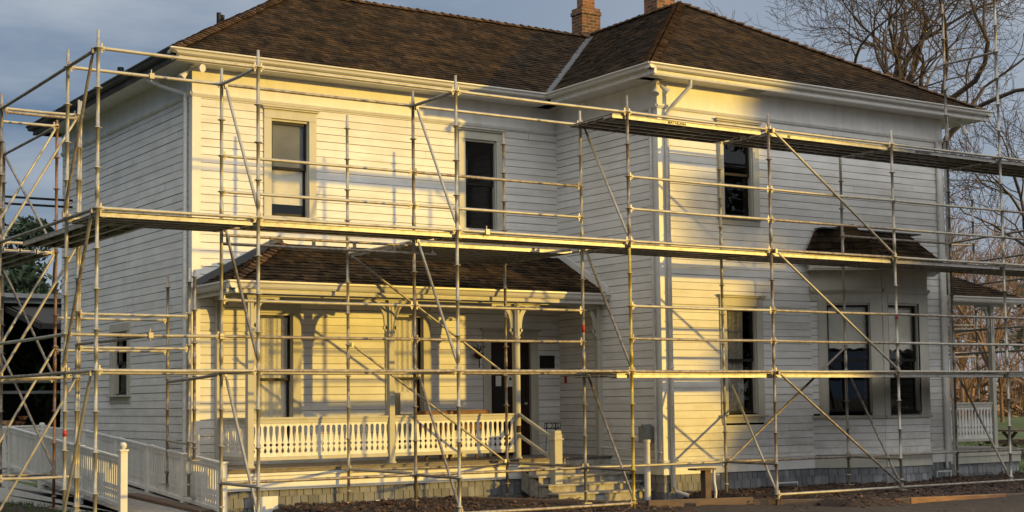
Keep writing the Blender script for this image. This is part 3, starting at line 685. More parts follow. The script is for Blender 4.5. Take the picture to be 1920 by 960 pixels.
# sawn baluster panels
def gapw(t):
    """half width of the cut-out between two boards at relative height t (0 bottom .. 1 top)"""
    if t < .10 or t > .93: return 0
    if t > .86: return .031*sqrt(max(0, 1-((t-.86)/.07)**2))
    if t > .40: return .005+.026*min(1, ((t-.40)/.33))
    if t > .30: return .025*sqrt(max(0, 1-((t-.35)/.05)**2))
    if t > .27: return .003
    if t > .16: return .003+.024*(.27-t)/.11
    return .027*sqrt(max(0, 1-((.16-t)/.06)**2))
TS = [0, .10, .105, .13, .16, .20, .24, .27, .30, .31, .33, .35, .37, .39, .40, .45, .52, .6, .68, .76, .86, .89, .915, .929, .94, 1]
def slats(t):
    if t < .12 or t > .9: return 0
    return .018 if (t > .42 or t < .22 or .27 < t < .36) else .002
TS2 = [0, .12, .121, .22, .221, .27, .271, .36, .361, .42, .421, .899, .9, 1]
def panel(mb, a, b, h0, h1, n, pitch=.098, th=.022, fn=gapw, ts=TS):
    a = V(a); b = V(b); ln = (V((b.x, b.y, 0))-V((a.x, a.y, 0))).length; d = (b-a)/ln; k = max(1, round(ln/pitch)); pt_ = ln/k; n = V(n)
    for i in range(k):
        c = a+d*((i+.5)*pt_); tn = random.uniform(.94, 1.04)
        vs = []
        for t in ts:
            hw = pt_/2-fn(t)-.0008; z = h0+(h1-h0)*t
            vs += [c-d*hw+V((0, 0, z))-n*th/2, c+d*hw+V((0, 0, z))-n*th/2, c-d*hw+V((0, 0, z))+n*th/2, c+d*hw+V((0, 0, z))+n*th/2]
        fs = []
        for j in range(len(ts)-1):
            p = j*4; q = p+4
            fs += [(p, p+1, q+1, q), (p+2, q+2, q+3, p+3), (p, q, q+2, p+2), (p+1, p+3, q+3, q+1)]
        mb.add(vs, fs, tn)
def rail(parent, a, b, n, h0=.13, h1=.75, fn=gapw, ts=TS, cap=True, name='railing', bot=True):
    """railing between a and b (points at floor level)"""
    a = V(a); b = V(b); c = MB(); z = V((0, 0, 1))
    c.beam(a+z*(h1+.03), b+z*(h1+.03), .075, .035); c.beam(a+z*(h1-.02), b+z*(h1-.02), .045, .065)
    if bot: c.beam(a+z*(h0+.02), b+z*(h0+.02), .05, .06)
    o = c.build(name, trim_m if parent is house else white_m, parent, bevel=.003)
    c = MB(); panel(c, a, b, h0+.05, h1-.05, n, fn=fn, ts=ts); c.build('balusters', white_m, o)
    return o
rail(house, (9.66, PY, DZ), (12.06, PY, DZ), (0, 1, 0)); rail(house, (12.18, PY, DZ), (14.57, PY, DZ), (0, 1, 0)); rail(house, (9.60, PY+.06, DZ), (9.60, FM-.12, DZ), (1, 0, 0))
# stair handrail and newel
c = MB(); c.box(14.71, 14.87, 20.92, 21.08, .06, 1.10); c.box(14.69, 14.89, 20.90, 21.10, 1.0, 1.03); c.box(14.72, 14.86, 20.93, 21.07, 1.10, 1.16)
nw = part(c, 'newel_post', trim_m, bevel=.006)
c = MB(); c.beam((14.64, 21.90, 1.44), (14.78, 21.06, 1.02), .06, .05); c.beam((14.64, 21.90, 1.08), (14.78, 21.06, .66), .05, .05); part(c, 'handrail', trim_m, bevel=.004)
c = MB(); c.box(14.585, 14.675, PY-.058, PY-.054, 1.12, 1.24); part(c, 'notice', door_m)

# ---- bay window on the wing
b0 = V((20.05, F, 0)); b1 = V((21.20, 19.50, 0)); b2 = V((22.42, 19.50, 0)); b3 = V((23.05, F, 0))
def facet(a, b):
    d = (b-a); ln = d.length; d.normalize(); return d, V((d.y, -d.x, 0)), ln
w = MB()
facets = []
for a, b in ((b0, b1), (b1, b2), (b2, b3)):
    d, n, ln = facet(a, b); facets.append((a, d, n, ln)); siding(w, a, d, n, 0, ln, .60, 1.30)
d, n, ln = facet(b0, b1); siding(w, b0, d, n, 0, .14, 1.36, 3.45)
bay = part(w, 'bay_window', siding_m, 'boxed-out bay with two tall windows')
for a, d, n, ln in facets:
    e0 = a; e1 = a+d*ln
    for nm_, pr in (('skirt_board', [(-.02, .37), (.035, .37), (.035, .595), (-.02, .595)]), ('sill', [(-.02, 1.27), (.06, 1.27), (.07, 1.31), (.02, 1.33), (-.02, 1.33)]),
                    ('frieze_board', [(-.02, 3.46), (.03, 3.46), (.03, 4.02), (-.02, 4.02)]), ('moulding', [(-.02, 3.60), (.05, 3.60), (.085, 3.66), (.085, 3.69), (-.02, 3.69)])):
        w = MB(); run(w, e0, e1, n, pr); w.build(nm_, trim_m, bay)
    w = MB(); w.poly([a-d*.0+n*.3+V((0, 0, 4.05)), a+d*ln+n*.3+V((0, 0, 4.05)), a+d*ln+V((0, 0, 4.05)), a+V((0, 0, 4.05))]); w.build('soffit', trim_m, bay)
    w = MB(); run(w, a-d*.06+n*.25, a+d*(ln+.06)+n*.25, n, [(-.30, 4.02), (.03, 4.02), (.03, 4.13), (.06, 4.14), (.06, 4.17), (-.30, 4.17)]); w.build('bay_eave', trim_m, bay)
w = MB()
cz = 4.80; top = [V((20.22, F-.02, cz)), V((20.95, F-.24, cz)), V((22.48, F-.24, cz)), V((22.85, F-.02, cz))]
low = [b0+V((-.30, -.12, 4.17)), b1+V((-.15, -.33, 4.17)), b2+V((.15, -.33, 4.17)), b3+V((.30, -.12, 4.17))]
for i in range(3):
    A, B, C_, D_ = low[i], low[i+1], top[i+1], top[i]
    uu = (B-A).normalized(); nn = uu.cross((D_-A)).normalized(); 
    if nn.z < 0: nn = -nn
    vv = nn.cross(uu).normalized()
    if vv.z < 0: vv = -vv
    poly = [((q-A).dot(uu), (q-A).dot(vv)) for q in (A, B, C_, D_)]
    shingles(w, A, uu, vv, nn, poly, .14, (.09, .2), .022, (.5, 1.4), .008)
w.poly([t+V((0, 0, .01)) for t in top], .8)
w.build('bay_roof', shingle_m, bay)
w = MB(); w.box(20.2, 22.86, F-.26, F-.03, cz+.012, cz+.035); w.build('flashing', flash_m, bay)
for a, d, n, ln in facets:
    w = MB(); shingles(w, a+V((0, 0, -.08)), d, (0, 0, 1), n, [(0, 0), (ln, 0), (ln, .455), (0, .455)], .155, (.10, .21), .018, (.72, 1.2), .004); w.build('foundation', skirt_m, bay)
a, d, n, ln = facets[0]   # jambs between the bay windows
for k, (s0, s1) in ((0, (.14, .30)), (0, (1.12, ln)), (1, (0, .14)), (1, (.98, facets[1][3])), (2, (0, .95))):
    a, d, n, ln = facets[k]; c0 = a+d*s0; c1 = a+d*s1; w = MB(); run(w, c0, c1, n, [(-.05, 1.33), (.028, 1.33), (.028, 3.46), (-.05, 3.46)]); w.build('bay_jamb', trim_m, bay)
a, d, n, ln = facets[0]
window(a, d, n, .30, 1.12, 1.40, 3.40, .001, head=False, fill=blind(.42, -.14, m=None, wav=.03), sashz=2.35, label='left bay window with scalloped blind', sill=False)
a, d, n, ln = facets[1]
window(a, d, n, .14, .98, 1.40, 3.40, .001, head=False, fill=blind(.44, -.14, wav=.05), sashz=2.35, label='right bay window with scalloped blind', sill=False)

# ---- side porch at the far end of the wing
w = MB(); w.box(XR+.03, 26.95, 21.0, 24.4, .50, .56); part(w, 'porch_floor', floor_m, 'floor of the side porch')
w = MB(); run(w, (XR+.03, 21.02, 0), (26.97, 21.02, 0), (0, -1, 0), [(0, .26), (.03, .26), (.03, .40), (.05, .41), (.05, .50), (0, .50)]); part(w, 'porch_band', trim_m)
w = MB(); shingles(w, (XR+.03, 21.04, -.1), (1, 0, 0), (0, 0, 1), (0, -1, 0), [(0, 0), (3.1, 0), (3.1, .36), (0, .36)], .155, (.10, .21), .018, (.7, 1.2), .004); part(w, 'foundation', skirt_m)
post(26.30, 21.12, .56, 3.58, [('x', -1)])
w = MB(); w.box(XR+.03, 26.95, 21.06, 21.18, 3.58, 3.68); part(w, 'porch_beam', trim_m)
w = MB(); run(w, (XR+.03, 20.85, 0), (27.1, 20.85, 0), (0, -1, 0), [(o_, z+.15) for o_, z in pgp]); part(w, 'gutter', gutter_m, 'side porch gutter')
w = MB(); shingles(w, (XR+.03, 20.82, 3.74), (1, 0, 0), (0, 1, .5), V((0, -.5, 1)).normalized(), [(0, 0), (3.2, 0), (1.75, 1.62), (0, 1.62)], .13, (.1, .2), .02, (.6, 1.5), .01)
w.poly([(27.0, 20.82, 3.74), (27.0, 24.6, 3.74), (25.6, 24.6, 4.46), (25.55, 22.27, 4.46)]); w.poly([(XR, 22.27, 4.46), (25.55, 22.27, 4.46), (25.6, 24.6, 4.46), (XR, 24.6, 4.46)])
part(w, 'porch_roof', shingle_m, 'side porch roof')
rail(house, (XR+.08, 21.12, .50), (26.24, 21.12, .50), (0, 1, 0), h0=.22, h1=.98)

# ---- lights and small fittings fixed to the walls: things of their own
def flood(name, x, y, z, dirs, label):
    t = thing(name, (x, y, z), label, 'floodlight', 'floodlights under the eaves')
    c = MB(); c.lathe((x, y, z-.03), [(.0, .03), (.055, .03), (.055, 0), (0, 0)], 12); c.build('base', white_m, t)
    for d in dirs:
        d = V(d).normalized(); p = V((x, y, z-.03)); c = MB()
        q = p+d*.10; e = p+d*.27
        c.tube([p, q], .014, 6); c.tube([q, q+d*.05, e-d*.03, e], [.028, .035, .062, .068], 12)
        c.build('lamp_head', white_m, t)
flood('floodlight', XW-.12, F-.14, 7.20, [(-.35, -.3, -.8), (.55, -.35, -.6)], 'twin cream floodlight heads under the wing corner of the eaves')
flood('floodlight', XL-.1, FM-.18, 7.20, [(-.6, -.1, -.6), (.35, -.9, -.15)], 'twin cream floodlight under the left corner of the main eaves')
flood('floodlight', 24.1, 19.95, 7.20, [(.4, -.2, -.8)], 'small floodlight under the far right corner of the wing eaves')

t = thing('wall_plaque', (16.18, FM-.03, 2.40), 'small black plaque on the wall right of the front door', 'plaque')
c = MB(); c.box(16.02, 16.35, FM-.045, FM-.016, 2.28, 2.52); c.build('plate', sash_m, t, bevel=.004)
t = thing('wall_planter', (14.62, FM-.1, 2.6), 'dark wire basket planter hung on the wall left of the front door', 'planter')
c = MB(); c.lathe((14.60, FM-.13, 2.50), [(.0, -.06), (.05, -.05), (.085, .0), (.09, .05), (.085, .05), (.0, .03)], 12); c.build('basket', door_m, t)
c = MB()
for k in range(9):
    a = k*.7; c.tube([(14.60, FM-.13, 2.55), (14.60+.07*cos(a), FM-.13+.03*sin(a), 2.64), (14.60+.16*cos(a), FM-.12+.05*sin(a), 2.70+.04*sin(a*2))], .006, 4)
c.tube([(14.60, FM-.13, 2.48), (14.62, FM-.12, 2.36), (14.61, FM-.12, 2.28)], .012, 5); c.build('stems', dark_m, t)
t = thing('tag', (XW-.03, FM-.35, 2.07), 'small red tag hanging on the inner corner of the porch wall', 'tag')
c = MB(); c.box(XW-.03, XW-.02, 23.00, 23.07, 1.99, 2.13); c.build('card', red_m, t)

# meter box with conduit on the wing side wall
t = thing('meter_box', (XW-.1, 20.55, .0), 'grey electric meter box on a white pipe, low on the shaded wing wall', 'meter box')
c = MB(); c.box(XW-.17, XW-.03, 20.42, 20.68, .92, 1.20); c.box(XW-.175, XW-.17, 20.44, 20.66, .94, 1.18); c.build('box', box_m, t, bevel=.012)
c = MB(); c.tube([(XW-.1, 20.55, 1.20), (XW-.1, 20.55, 1.24)], .09, 14); c.build('meter_cap', box_m, t)
c = MB(); c.tube([(XW-.24, 20.36, .95), (XW-.24, 20.36, -.05)], .055, 12); c.tube([(XW-.24, 20.36, .98), (XW-.24, 20.36, .93)], .065, 12); c.build('conduit', white_m, t)
# conduit line along the wall
t = thing('wall_conduit', (XW-.05, 20.9, .79), 'thin pipe running along the bottom of the wing wall to the meter box', 'pipe')
c = MB(); c.tube([(XW-.05, 21.9, .82), (XW-.05, 20.2, .76)], .012, 6); c.build('tube', white_m, t)
# hose stand by the wing wall
t = thing('hose_stand', (16.95, 19.2, 0), 'brown timber tap stand with a small shelf, beside the wing corner', 'tap stand')
HX, HY = 16.40, 19.0
c = MB(); c.box(HX-.07, HX+.05, HY-.06, HY+.06, -.1, .50); c.build('post', wood_m, t)
c = MB(); c.box(HX-.30, HX+.12, HY-.11, HY+.11, .50, .53); c.build('shelf', wood_m, t)
c = MB(); c.tube([(HX+.12, HY-.05, .50), (HX+.12, HY-.06, .3), (HX+.15, HY-.06, .15), (HX+.14, HY-.05, -.08)], .022, 8); c.tube([(HX+.12, HY-.06, .42), (HX+.18, HY-.12, .42)], .015, 6); c.build('tap', white_m, t)

# plant stand on the porch
t = thing('plant_stand', (15.95, 22.7, DZ), 'tall black wrought iron plant stand on the porch by the wing wall', 'plant stand')
c = MB(); X0, Y0 = 15.95, 22.75
for k in range(3):
    a = 2*pi*k/3+.5; px, py = X0+.11*cos(a), Y0+.11*sin(a)
    c.tube([(px*1.0, py, DZ+.60), (px+.01*cos(a), py, DZ+.3), (X0+.13*cos(a), Y0+.13*sin(a), DZ+.08), (X0+.17*cos(a), Y0+.17*sin(a), DZ+.012)], .007, 5)
c.build('legs', dark_m, t)
c = MB(); ring = [(X0+.15*cos(a*pi/8), Y0+.15*sin(a*pi/8), DZ+.60) for a in range(17)]; c.tube(ring, .008, 5); c.tube([(p[0], p[1], p[2]-.10) for p in ring], .006, 5)
for a in range(8): c.tube([ring[a*2], (ring[a*2+1][0], ring[a*2+1][1], DZ+.5)], .005, 4)
c.tube([ring[0], ring[8]], .006, 4); c.tube([ring[4], ring[12]], .006, 4); c.build('basket_top', dark_m, t)

# crates on the porch behind the railing
def crate(x, y, z, sx, sy, sz, label):
    t = thing('wooden_crate', (x, y, z), label, 'crate', 'wooden crates on the porch'); c = MB()
    for lx in (-1, 1):
        for ly_ in (-1, 1):
            g_ = MB(); g_.box(x+lx*(sx/2-.03)-.02, x+lx*(sx/2-.03)+.02, y+ly_*(sy/2-.03)-.02, y+ly_*(sy/2-.03)+.02, z, z+.50); g_.build('leg', wood_m, t)
    z = z+.50
    for i in range(3):
        zz = z+.01+i*sz/3; h = sz/3-.012
        for yy in (y-sy/2, y+sy/2): c.box(x-sx/2, x+sx/2, yy-.008, yy+.008, zz, zz+h, random.uniform(.8, 1.15))
        for xx in (x-sx/2, x+sx/2): c.box(xx-.008, xx+.008, y-sy/2+.01, y+sy/2-.01, zz, zz+h, random.uniform(.8, 1.15))
    for i in range(5): c.box(x-sx/2, x+sx/2, y-sy/2+i*sy/5, y-sy/2+(i+.9)*sy/5, z+sz, z+sz+.014, random.uniform(.8, 1.15))
    c.build('slats', newwood_m, t)
    c = MB(); c.box(x-sx/2+.01, x+sx/2-.01, y-sy/2+.01, y+sy/2-.01, z, z+.015); c.build('bottom', newwood_m, t)
crate(14.0, 22.55, DZ+.012,   .62, .42, .34, 'orange timber crate on legs behind the porch railing, nearest the door')
crate(13.32, 22.60, DZ+.012,   .55, .40, .33, 'orange timber crate on legs behind the porch railing, under the notice window')

# white boards/vent frames leaning at the foundations
def vframe(x, y, w_, h, label, z=0.0):
    t = thing('vent_frame', (x, y, z), label, 'vent frame', 'white vent frames along the foundation'); c = MB(); s = .022
    c.box(x, x+w_, y-.02, y, z+h-s, z+h); c.box(x, x+s, y-.02, y, z, z+h-s); c.box(x+w_-s, x+w_, y-.02, y, z, z+h-s); c.build('frame', white_m, t)
vframe(11.62, 21.62, .38, .10, 'low white vent frame at the foot of the porch skirt')
vframe(19.0, 20.08, .5, .10, 'low white vent frame below the lower wing window', .05)
vframe(23.2, 20.05, .42, .16, 'white vent frame at the far right foot of the wing', .05)
t = thing('leaning_board', (9.85, 21.58, 0), 'blank white board leaning on the porch skirt at its left end', 'board')
c = MB(); c.beam((9.50, 21.56, .12), (9.90, 21.56, .12), .015, .25); c.build('panel', white_m, t)

# ================================================================== RAMP
ramp = thing('ramp', (8.2, 24, 0), 'white railed access ramp rising along the shaded end of the house', 'ramp')
RX0, RX1 = 7.66, 8.90; SLP = .066
def rz(y): return max(0.0, min(28.4, y)-21.4)*SLP
w = MB()
w.add([(RX0, 20.2, .0), (RX1, 20.2, .0), (RX1, 21.4, .02), (RX0, 21.4, .02), (RX0, 28.4, rz(28.4)), (RX1, 28.4, rz(28.4)), (RX0, 30.2, rz(29)), (RX1, 30.2, rz(29)), (3.0, 28.4, rz(29)), (3.0, 30.2, rz(29))],
      [(0, 1, 2, 3), (3, 2, 5, 4), (4, 5, 7, 6), (8, 4, 6, 9)])
w.build('deck', concrete_m, ramp)
w = MB()
def skirtboards(a, b, za, zb, n):
    a = V(a); b = V(b); k = 0; h = .14
    z = -.08
    while z < max(za, zb):
        ta = min(z+h-.012, za); tb = min(z+h-.012, zb)
        pa = a+V((0, 0, z)); pb = b+V((0, 0, z))
        if tb > z+.01:
            if ta <= z: f_ = (z-za)/(zb-za) if zb != za else 0; pa = a.lerp(b, max(0, f_))+V((0, 0, z)); ta = z+.001
            w.quad(pa, pb, b+V((0, 0, tb)), V((pa.x, pa.y, ta)), random.uniform(.9, 1.05))
        z += h
skirtboards((RX0-.03, 21.5, 0), (RX0-.03, 28.4, 0), .0, rz(28.4), None)
w.quad((2.5, 28.38, -.1), (RX0, 28.38, -.1), (RX0, 28.38, rz(29)), (2.5, 28.38, rz(29)))
w.build('side_boards', white_m, ramp)
def rpost(x, y, z, h=.92, cap=True):
    c = MB(); s = .055; c.box(x-s, x+s, y-s, y+s, z-.1, z+h)
    c.box(x-s-.015, x+s+.015, y-s-.015, y+s+.015, z+h-.02, z+h+.01)
    o = c.build('newel_post', white_m, ramp, bevel=.004)
    if cap:
        c = MB(); c.lathe((x, y, z+h+.01), [(.03, 0), (.035, .015), (.05, .03), (.058, .055), (.05, .085), (.03, .105), (0, .11)], 12); c.build('ball_cap', white_m, o)
ys_n = [22.2, 24.3, 26.4, 28.4]
for i, y in enumerate(ys_n): rpost(RX0, y, rz(y), .95 if i in (0, 2) else .84, i in (0, 2))
for a, b in zip(ys_n[:-1], ys_n[1:]): rail(ramp, (RX0, a+.05, rz(a)), (RX0, b-.05, rz(b)), (1, 0, 0), h0=.10, h1=.80, fn=slats, ts=TS2)
ys_f = [21.35, 22.9, 24.5, 26.1, 27.9, 30.2]
for y in ys_f: rpost(RX1, y, rz(y), .80, False)
for a, b in zip(ys_f[:-1], ys_f[1:]): rail(ramp, (RX1, a+.05, rz(a)), (RX1, b-.05, rz(b)), (1, 0, 0), h0=.06, h1=.76, fn=slats, ts=TS2)
xs_b = [8.85, 6.9, 4.9, 3.0]
for a, b in zip(xs_b[:-1], xs_b[1:]): rail(ramp, (b, 30.2, rz(29)), (a, 30.2, rz(29)), (0, 1, 0), h0=.10, h1=.80); rpost(b, 30.2, rz(29), .84, False)
rail(ramp, (3.0, 28.4, rz(29)), (RX0-.05, 28.4, rz(29)), (0, 1, 0), h0=.1, h1=.8)

# ================================================================== SCAFFOLD
FY, IY, DY, SX = 18.13, 19.36, 21.50, [5.91, 8.05, 11.10, 14.20, 17.15, 20.08, 23.00, 26.05]
scaf = thing('scaffold', (14, 18.7, 0), 'tall galvanised tube scaffold with three plank decks wrapped round the front of the house', 'scaffold')
R_ = .0242
stdcache = {}
def standard(x, y, z0, z1, m=None, ring0=.10, label=None):
    m = m or (steel_m if random.random() < .62 else steel2_m)
    prof = [(0, 0), (R_, 0)]; z = ring0
    joints = [k for k in (2.35, 4.35) if z0+.2 < k < z1-.2]; ev = []
    while z < z1-.08:
        if z > z0+.05: ev.append((z, 0))
        z += .5
    for k in joints: ev.append((k, 1))
    for z, t_ in sorted(ev):
        h = z-z0
        if t_ == 0: prof += [(R_, h-.02), (R_+.007, h-.018), (R_+.008, h-.004), (.054, h-.004), (.057, h), (.054, h+.004), (R_+.008, h+.004), (R_+.007, h+.018), (R_, h+.02)]
        else: prof += [(R_, h-.09), (R_+.005, h-.088), (R_+.005, h+.088), (R_, h+.09)]
    prof += [(R_, z1-z0-.12), (R_*.82, z1-z0-.115), (R_*.82, z1-z0), (0, z1-z0)]
    c = MB(); c.lathe((x, y, z0), prof, 10)
    o = c.build('standard', m, scaf)
    if label: o['label'] = label
    if z0 < 1.2:
        c = MB(); c.box(x-.07, x+.07, y-.07, y+.07, z0-.012, z0); c.tube([(x, y, z0), (x, y, z0+.18)], .017, 8); c.lathe((x, y, z0+.16), [(.02, 0), (.045, .005), (.045, .02), (.02, .03)], 8); c.build('base_plate', m, o)
    return o
def tubemem(name, p, q, r=.0235, m=None, heads=True, inset=.035):
    m = m or (steel_m if random.random() < .6 else steel2_m)
    p = V(p); q = V(q); d = (q-p).normalized(); c = MB(); a = p+d*inset; b = q-d*inset
    mid = (a+b)/2+V((0, 0, -random.uniform(0, .008)))
    c.tube([a, mid, b], r, 9)
    if heads:
        for e, s in ((a, 1), (b, -1)):
            c.beam(e-d*(s*.008), e+d*(s*.045), .034, .05); c.beam(e+V((0, 0, -.055))+d*(s*.01), e+V((0, 0, .065))+d*(s*.01), .008, .022, upv=tuple(d))
    return c.build(name, m, scaf)
def ledger(x0, x1, y, z, **k): return tubemem('ledger', (x0, y, z), (x1, y, z), **k)
def transom(x, y0, y1, z, **k): return tubemem('transom', (x, y0, z), (x, y1, z), **k)
def brace(p, q, **k):
    m = k.pop('m', None) or (steel_m if random.random() < .6 else steel2_m)
    p = V(p); q = V(q); d = (q-p).normalized(); c = MB(); off = k.pop('off', V((0, 0, 0)))
    p = p+off; q = q+off
    c.tube([p+d*.0, p+d*.07, p+d*.14, q-d*.14, q-d*.07, q], [.012, .016, .021, .021, .016, .012], 9)
    for e in (p, q): c.obox(e, V((1, 0, 0)), V((0, 1, 0)), V((0, 0, 1)), .022, .022, .035)
    return c.build('brace', m, scaf)
OFFY = V((0, -.045, 0))
tops_o = [6.33, 6.33, 6.33, 6.36, 6.36, 6.36, 9.25, 9.25]; base_o = [0, 0, .02, -.02, -.14, .06, .0, 0]
for i, x in enumerate(SX):
    if i == 3:
        standard(x, FY, base_o[i], 4.0, m=yellow_m, label='yellow painted lower length of upright')
        c = standard(x, FY, 4.0, tops_o[i])
    else:
        standard(x, FY, base_o[i], tops_o[i])
tops_i = [6.33, 6.33, 6.33, 6.33, 6.14, 6.14, 9.3, 9.3]; base_i = [0, .1, .05, .05, .05, .1, .05, 0]
for i, x in enumerate(SX): standard(x, IY, base_i[i], tops_i[i])
for x, zt in ((11.10, 6.32), (14.12, 6.31)): standard(x, DY, .1, zt)
Z4, Z6, Z2, Z0 = 4.10, 6.10, 2.10, .10
for i in range(7):
    a, b = SX[i], SX[i+1]
    for z in (Z2, Z4, Z6): ledger(a, b, FY, z)
    if i in (2, 4, 5, 6): ledger(a, b, FY, Z0)
    if i >= 3:
        for z in (2.6, 3.1, 4.6, 5.1): ledger(a, b, FY, z)
    if 1 <= i <= 2:
        for z in (2.6, 3.1, 4.6, 5.1): ledger(a, b, IY, z)
    if i == 0: ledger(a, b, IY, 2.6)
    for z in (Z2, Z4, Z6): ledger(a, b, IY, z)
    if i >= 1: ledger(a, b, IY, .60)
    if i == 5: ledger(a, b, IY, 4.6)
for i, x in enumerate(SX):
    for z in (Z2, Z4, Z6): transom(x, FY, IY, z)
    if i in (1, 2, 3, 4, 5): transom(x, FY, IY, .60)
    if i >= 6: transom(x, FY, IY, 8.10)
# transverse braces
for i, x in enumerate(SX[:7]):
    ox = V((-.045, 0, 0))
    if i == 0: prs = ((Z6, Z4), (Z4, Z2), (Z2, Z0))
    elif i <= 3: prs = ((Z6, Z4), (Z4, Z2), (Z2, Z0))
    else: prs = ((Z2, Z0),)
    for zt, zb in prs:
        if i == 0: brace((x, FY+.05, zt-.03), (x, IY-.03, zb+.05), off=ox)
        else: brace((x, IY-.04, zt-.03), (x, FY+.06, zb+.05), off=-ox)
for zt, zb in ((Z6, Z4), (Z4, Z2), (Z2, Z0)): brace((SX[4]+.06, FY, zt-.02), (SX[5]-.05, FY, zb+.04), off=OFFY)
brace((SX[4]+.05, IY, .62), (SX[5]-.03, IY, 2.58), off=OFFY)
# deep bay over the porch
for z in (Z4,): ledger(11.10, 14.12, DY, z)
ledger(11.10, 14.12, DY, .60)
for x, x2 in ((11.10, 11.10), (14.20, 14.12)):
    tubemem('transom', (x, IY, 4.06), (x2, DY, 4.06)); tubemem('transom', (x, IY, .62), (x2, DY, .62))
brace((11.15, DY, 4.02), (14.05, DY, 2.15), off=OFFY); brace((11.15, DY, 2.6), (14.05, DY, .65), off=OFFY)
# lattice beam carrying the deck over the porch roof
c = MB(); ly = 19.55
c.tube([(8.15, ly, 4.02), (11.6, ly, 4.02)], .022, 8); c.tube([(8.15, ly, 3.93-.03), (11.6, ly, 3.93-.03)], .022, 8)
for k in range(6): c.box(8.2+k*.66, 8.25+k*.66, ly-.01, ly+.01, 3.90, 4.02)
c.build('lattice_beam', steel2_m, scaf)
# left return along the end wall
LX, LI = 5.91, 7.04
YB = [22.52, 23.60]
standard(LX, 22.58, 0, 6.33); standard(LX, 23.60, 0, 6.33); standard(LI, 22.50, 0, 6.33, m=steel_m); standard(LI, 23.60, .1, 6.2, m=rust_m, label='rust-brown upright behind the left corner')
standard(LI+.07, 22.62, 0, 6.34); standard(LI, 26.70, .3, 6.3); standard(LX, 26.70, .3, 6.3)
for z in (Z2, Z4, Z6):
    ledger(LX, LI, 22.55, z, m=steel_m); ledger(LX, LI, 23.60, z)
    transom(LX, IY, 22.58, z, m=steel2_m); transom(LX, 23.60, 26.70, z)
    transom(LI, 23.60, 26.70, z, m=steel2_m); ledger(LX, LI, 26.70, z)
transom(LI, IY, 22.50, Z4); ledger(LX, LI, 22.50, 6.04)
transom(LX, IY, 22.58, 2.6); transom(LI, IY, 22.50, 2.6); ledger(LX, LI, 22.55, .62); ledger(LX, LI, 23.60, .62)
brace((LI, 22.5, Z6), (LX, 22.58, Z4), m=steel_m); brace((LI, 23.6, Z6), (LX, 23.6, Z4), m=steel_m)
brace((LI, 22.5, Z4), (LX, 22.58, Z2), m=steel_m); brace((LI, 23.6, Z4), (LX, 23.6, Z2), m=steel_m)
brace((LI, 22.5, Z2), (LX, 22.58, Z0), m=steel_m); brace((LI, 23.6, 2.6), (LX, 23.6, .62), m=steel_m)
brace((LI, 26.7, Z6), (LI, 23.6, Z4), m=steel2_m); brace((LI, 26.7, Z4), (LI, 23.6, Z2), m=steel2_m); brace((LI, 26.7, 2.6), (LI, 23.6, .7), m=steel2_m)
for z in (5.55, 5.68): tubemem('guard_rail', (4.0, 29.0, z), (9.0, 29.0, z), m=dark_m, heads=False)  # near-black colour paints in the house's shade on these far rails
standard(LI, 29.0, .3, 6.2, m=steel2_m)
# short tower beside the house corner
standard(8.80, 22.45, .25, 3.82); standard(8.88, 23.60, .4, 3.80, m=steel2_m); standard(8.51, 21.50, .85, 3.70, m=steel2_m)
for z in (3.06, 2.55): ledger(LI, 8.80, 22.45, z, m=steel_m); ledger(LI, 8.88, 23.60, z)
tubemem('transom', (8.80, 22.45, 1.06), (8.88, 23.60, 1.10)); tubemem('transom', (8.05, IY, 2.08), (8.88, 23.60, 2.05), m=steel2_m)
# right hand return: mostly behind the wing
for y in (22.4, 25.5): standard(27.4, y, 0, 6.2)
for z in (Z4, 5.1, 4.6, 2.6, 3.1):
    tubemem('transom', (SX[7], IY, z), (27.4, 25.5, z), m=steel2_m)
standard(28.2, 27.0, 0, 5.9, m=steel_m)
for z in (5.5, 5.0, 3.45, 3.35, 2.75, 2.65): tubemem('guard_rail', (25.2, 26.9, z), (31.0, 25.2, z), m=steel2_m, heads=False)
# couplers and tape
def tape(x, y, z, h, m=red_m, lab=None):
    c = MB(); c.lathe((x, y, z), [(R_, 0), (R_+.003, 0), (R_+.003, h), (R_, h)], 10); o = c.build('tape', m, scaf)
    if lab: o['label'] = lab
tape(14.20, IY, 2.75, .12); tape(SX[0]+.0, IY, 1.28, .08); tape(20.08, FY-.0, 3.02, .08)
for (x, y, z) in ((LI, IY, 6.1), (LI, IY, 2.6), (LI, IY, Z4), (8.05, IY, 2.6), (11.6, FY, Z4)):
    c = MB(); c.obox((x, y, z), V((1, 0, 0)), V((0, 1, 0)), V((0, 0, 1)), .035, .04, .04); c.tube([(x, y, z-.07), (x, y, z+.09)], .009, 6); c.build('coupler', steel_m, scaf, bevel=.01)

# planks: each one lies on the scaffold and is a thing of its own
def plank_mesh(ln, wd=.225, h=.062):
    c = MB()
    c.box(0, ln, 0, wd, -.012, 0, 1, plankdeck_m); c.box(0, ln, 0, .018, -h, .004); c.box(0, ln, wd-.018, wd, -h, .004)
    c.box(0, .02, .019, wd-.019, -h+.01, -.014); c.box(ln-.02, ln, .019, wd-.019, -h+.01, -.014)
    k = 4
    for i in range(1, k): c.box(ln*i/k-.02, ln*i/k+.02, .019, wd-.019, -h+.012, -.014, .4)
    for e in (.07, ln-.07): c.box(e-.03, e+.03, .03, wd-.03, -h-.006, -h+.008, 1, steel2_m)
    return c
plcache = {}
ordn = ['outermost', 'second', 'middle', 'fourth', 'innermost']
bayname = ['left of the first corner upright', 'before the blind-covered upper window', 'over the middle of the porch', 'before the inner corner of the wing', 'before the wing windows', 'before the bay window', 'at the far right end']
lvname = {Z2: 'lowest', Z4: 'middle', Z6: 'topmost'}
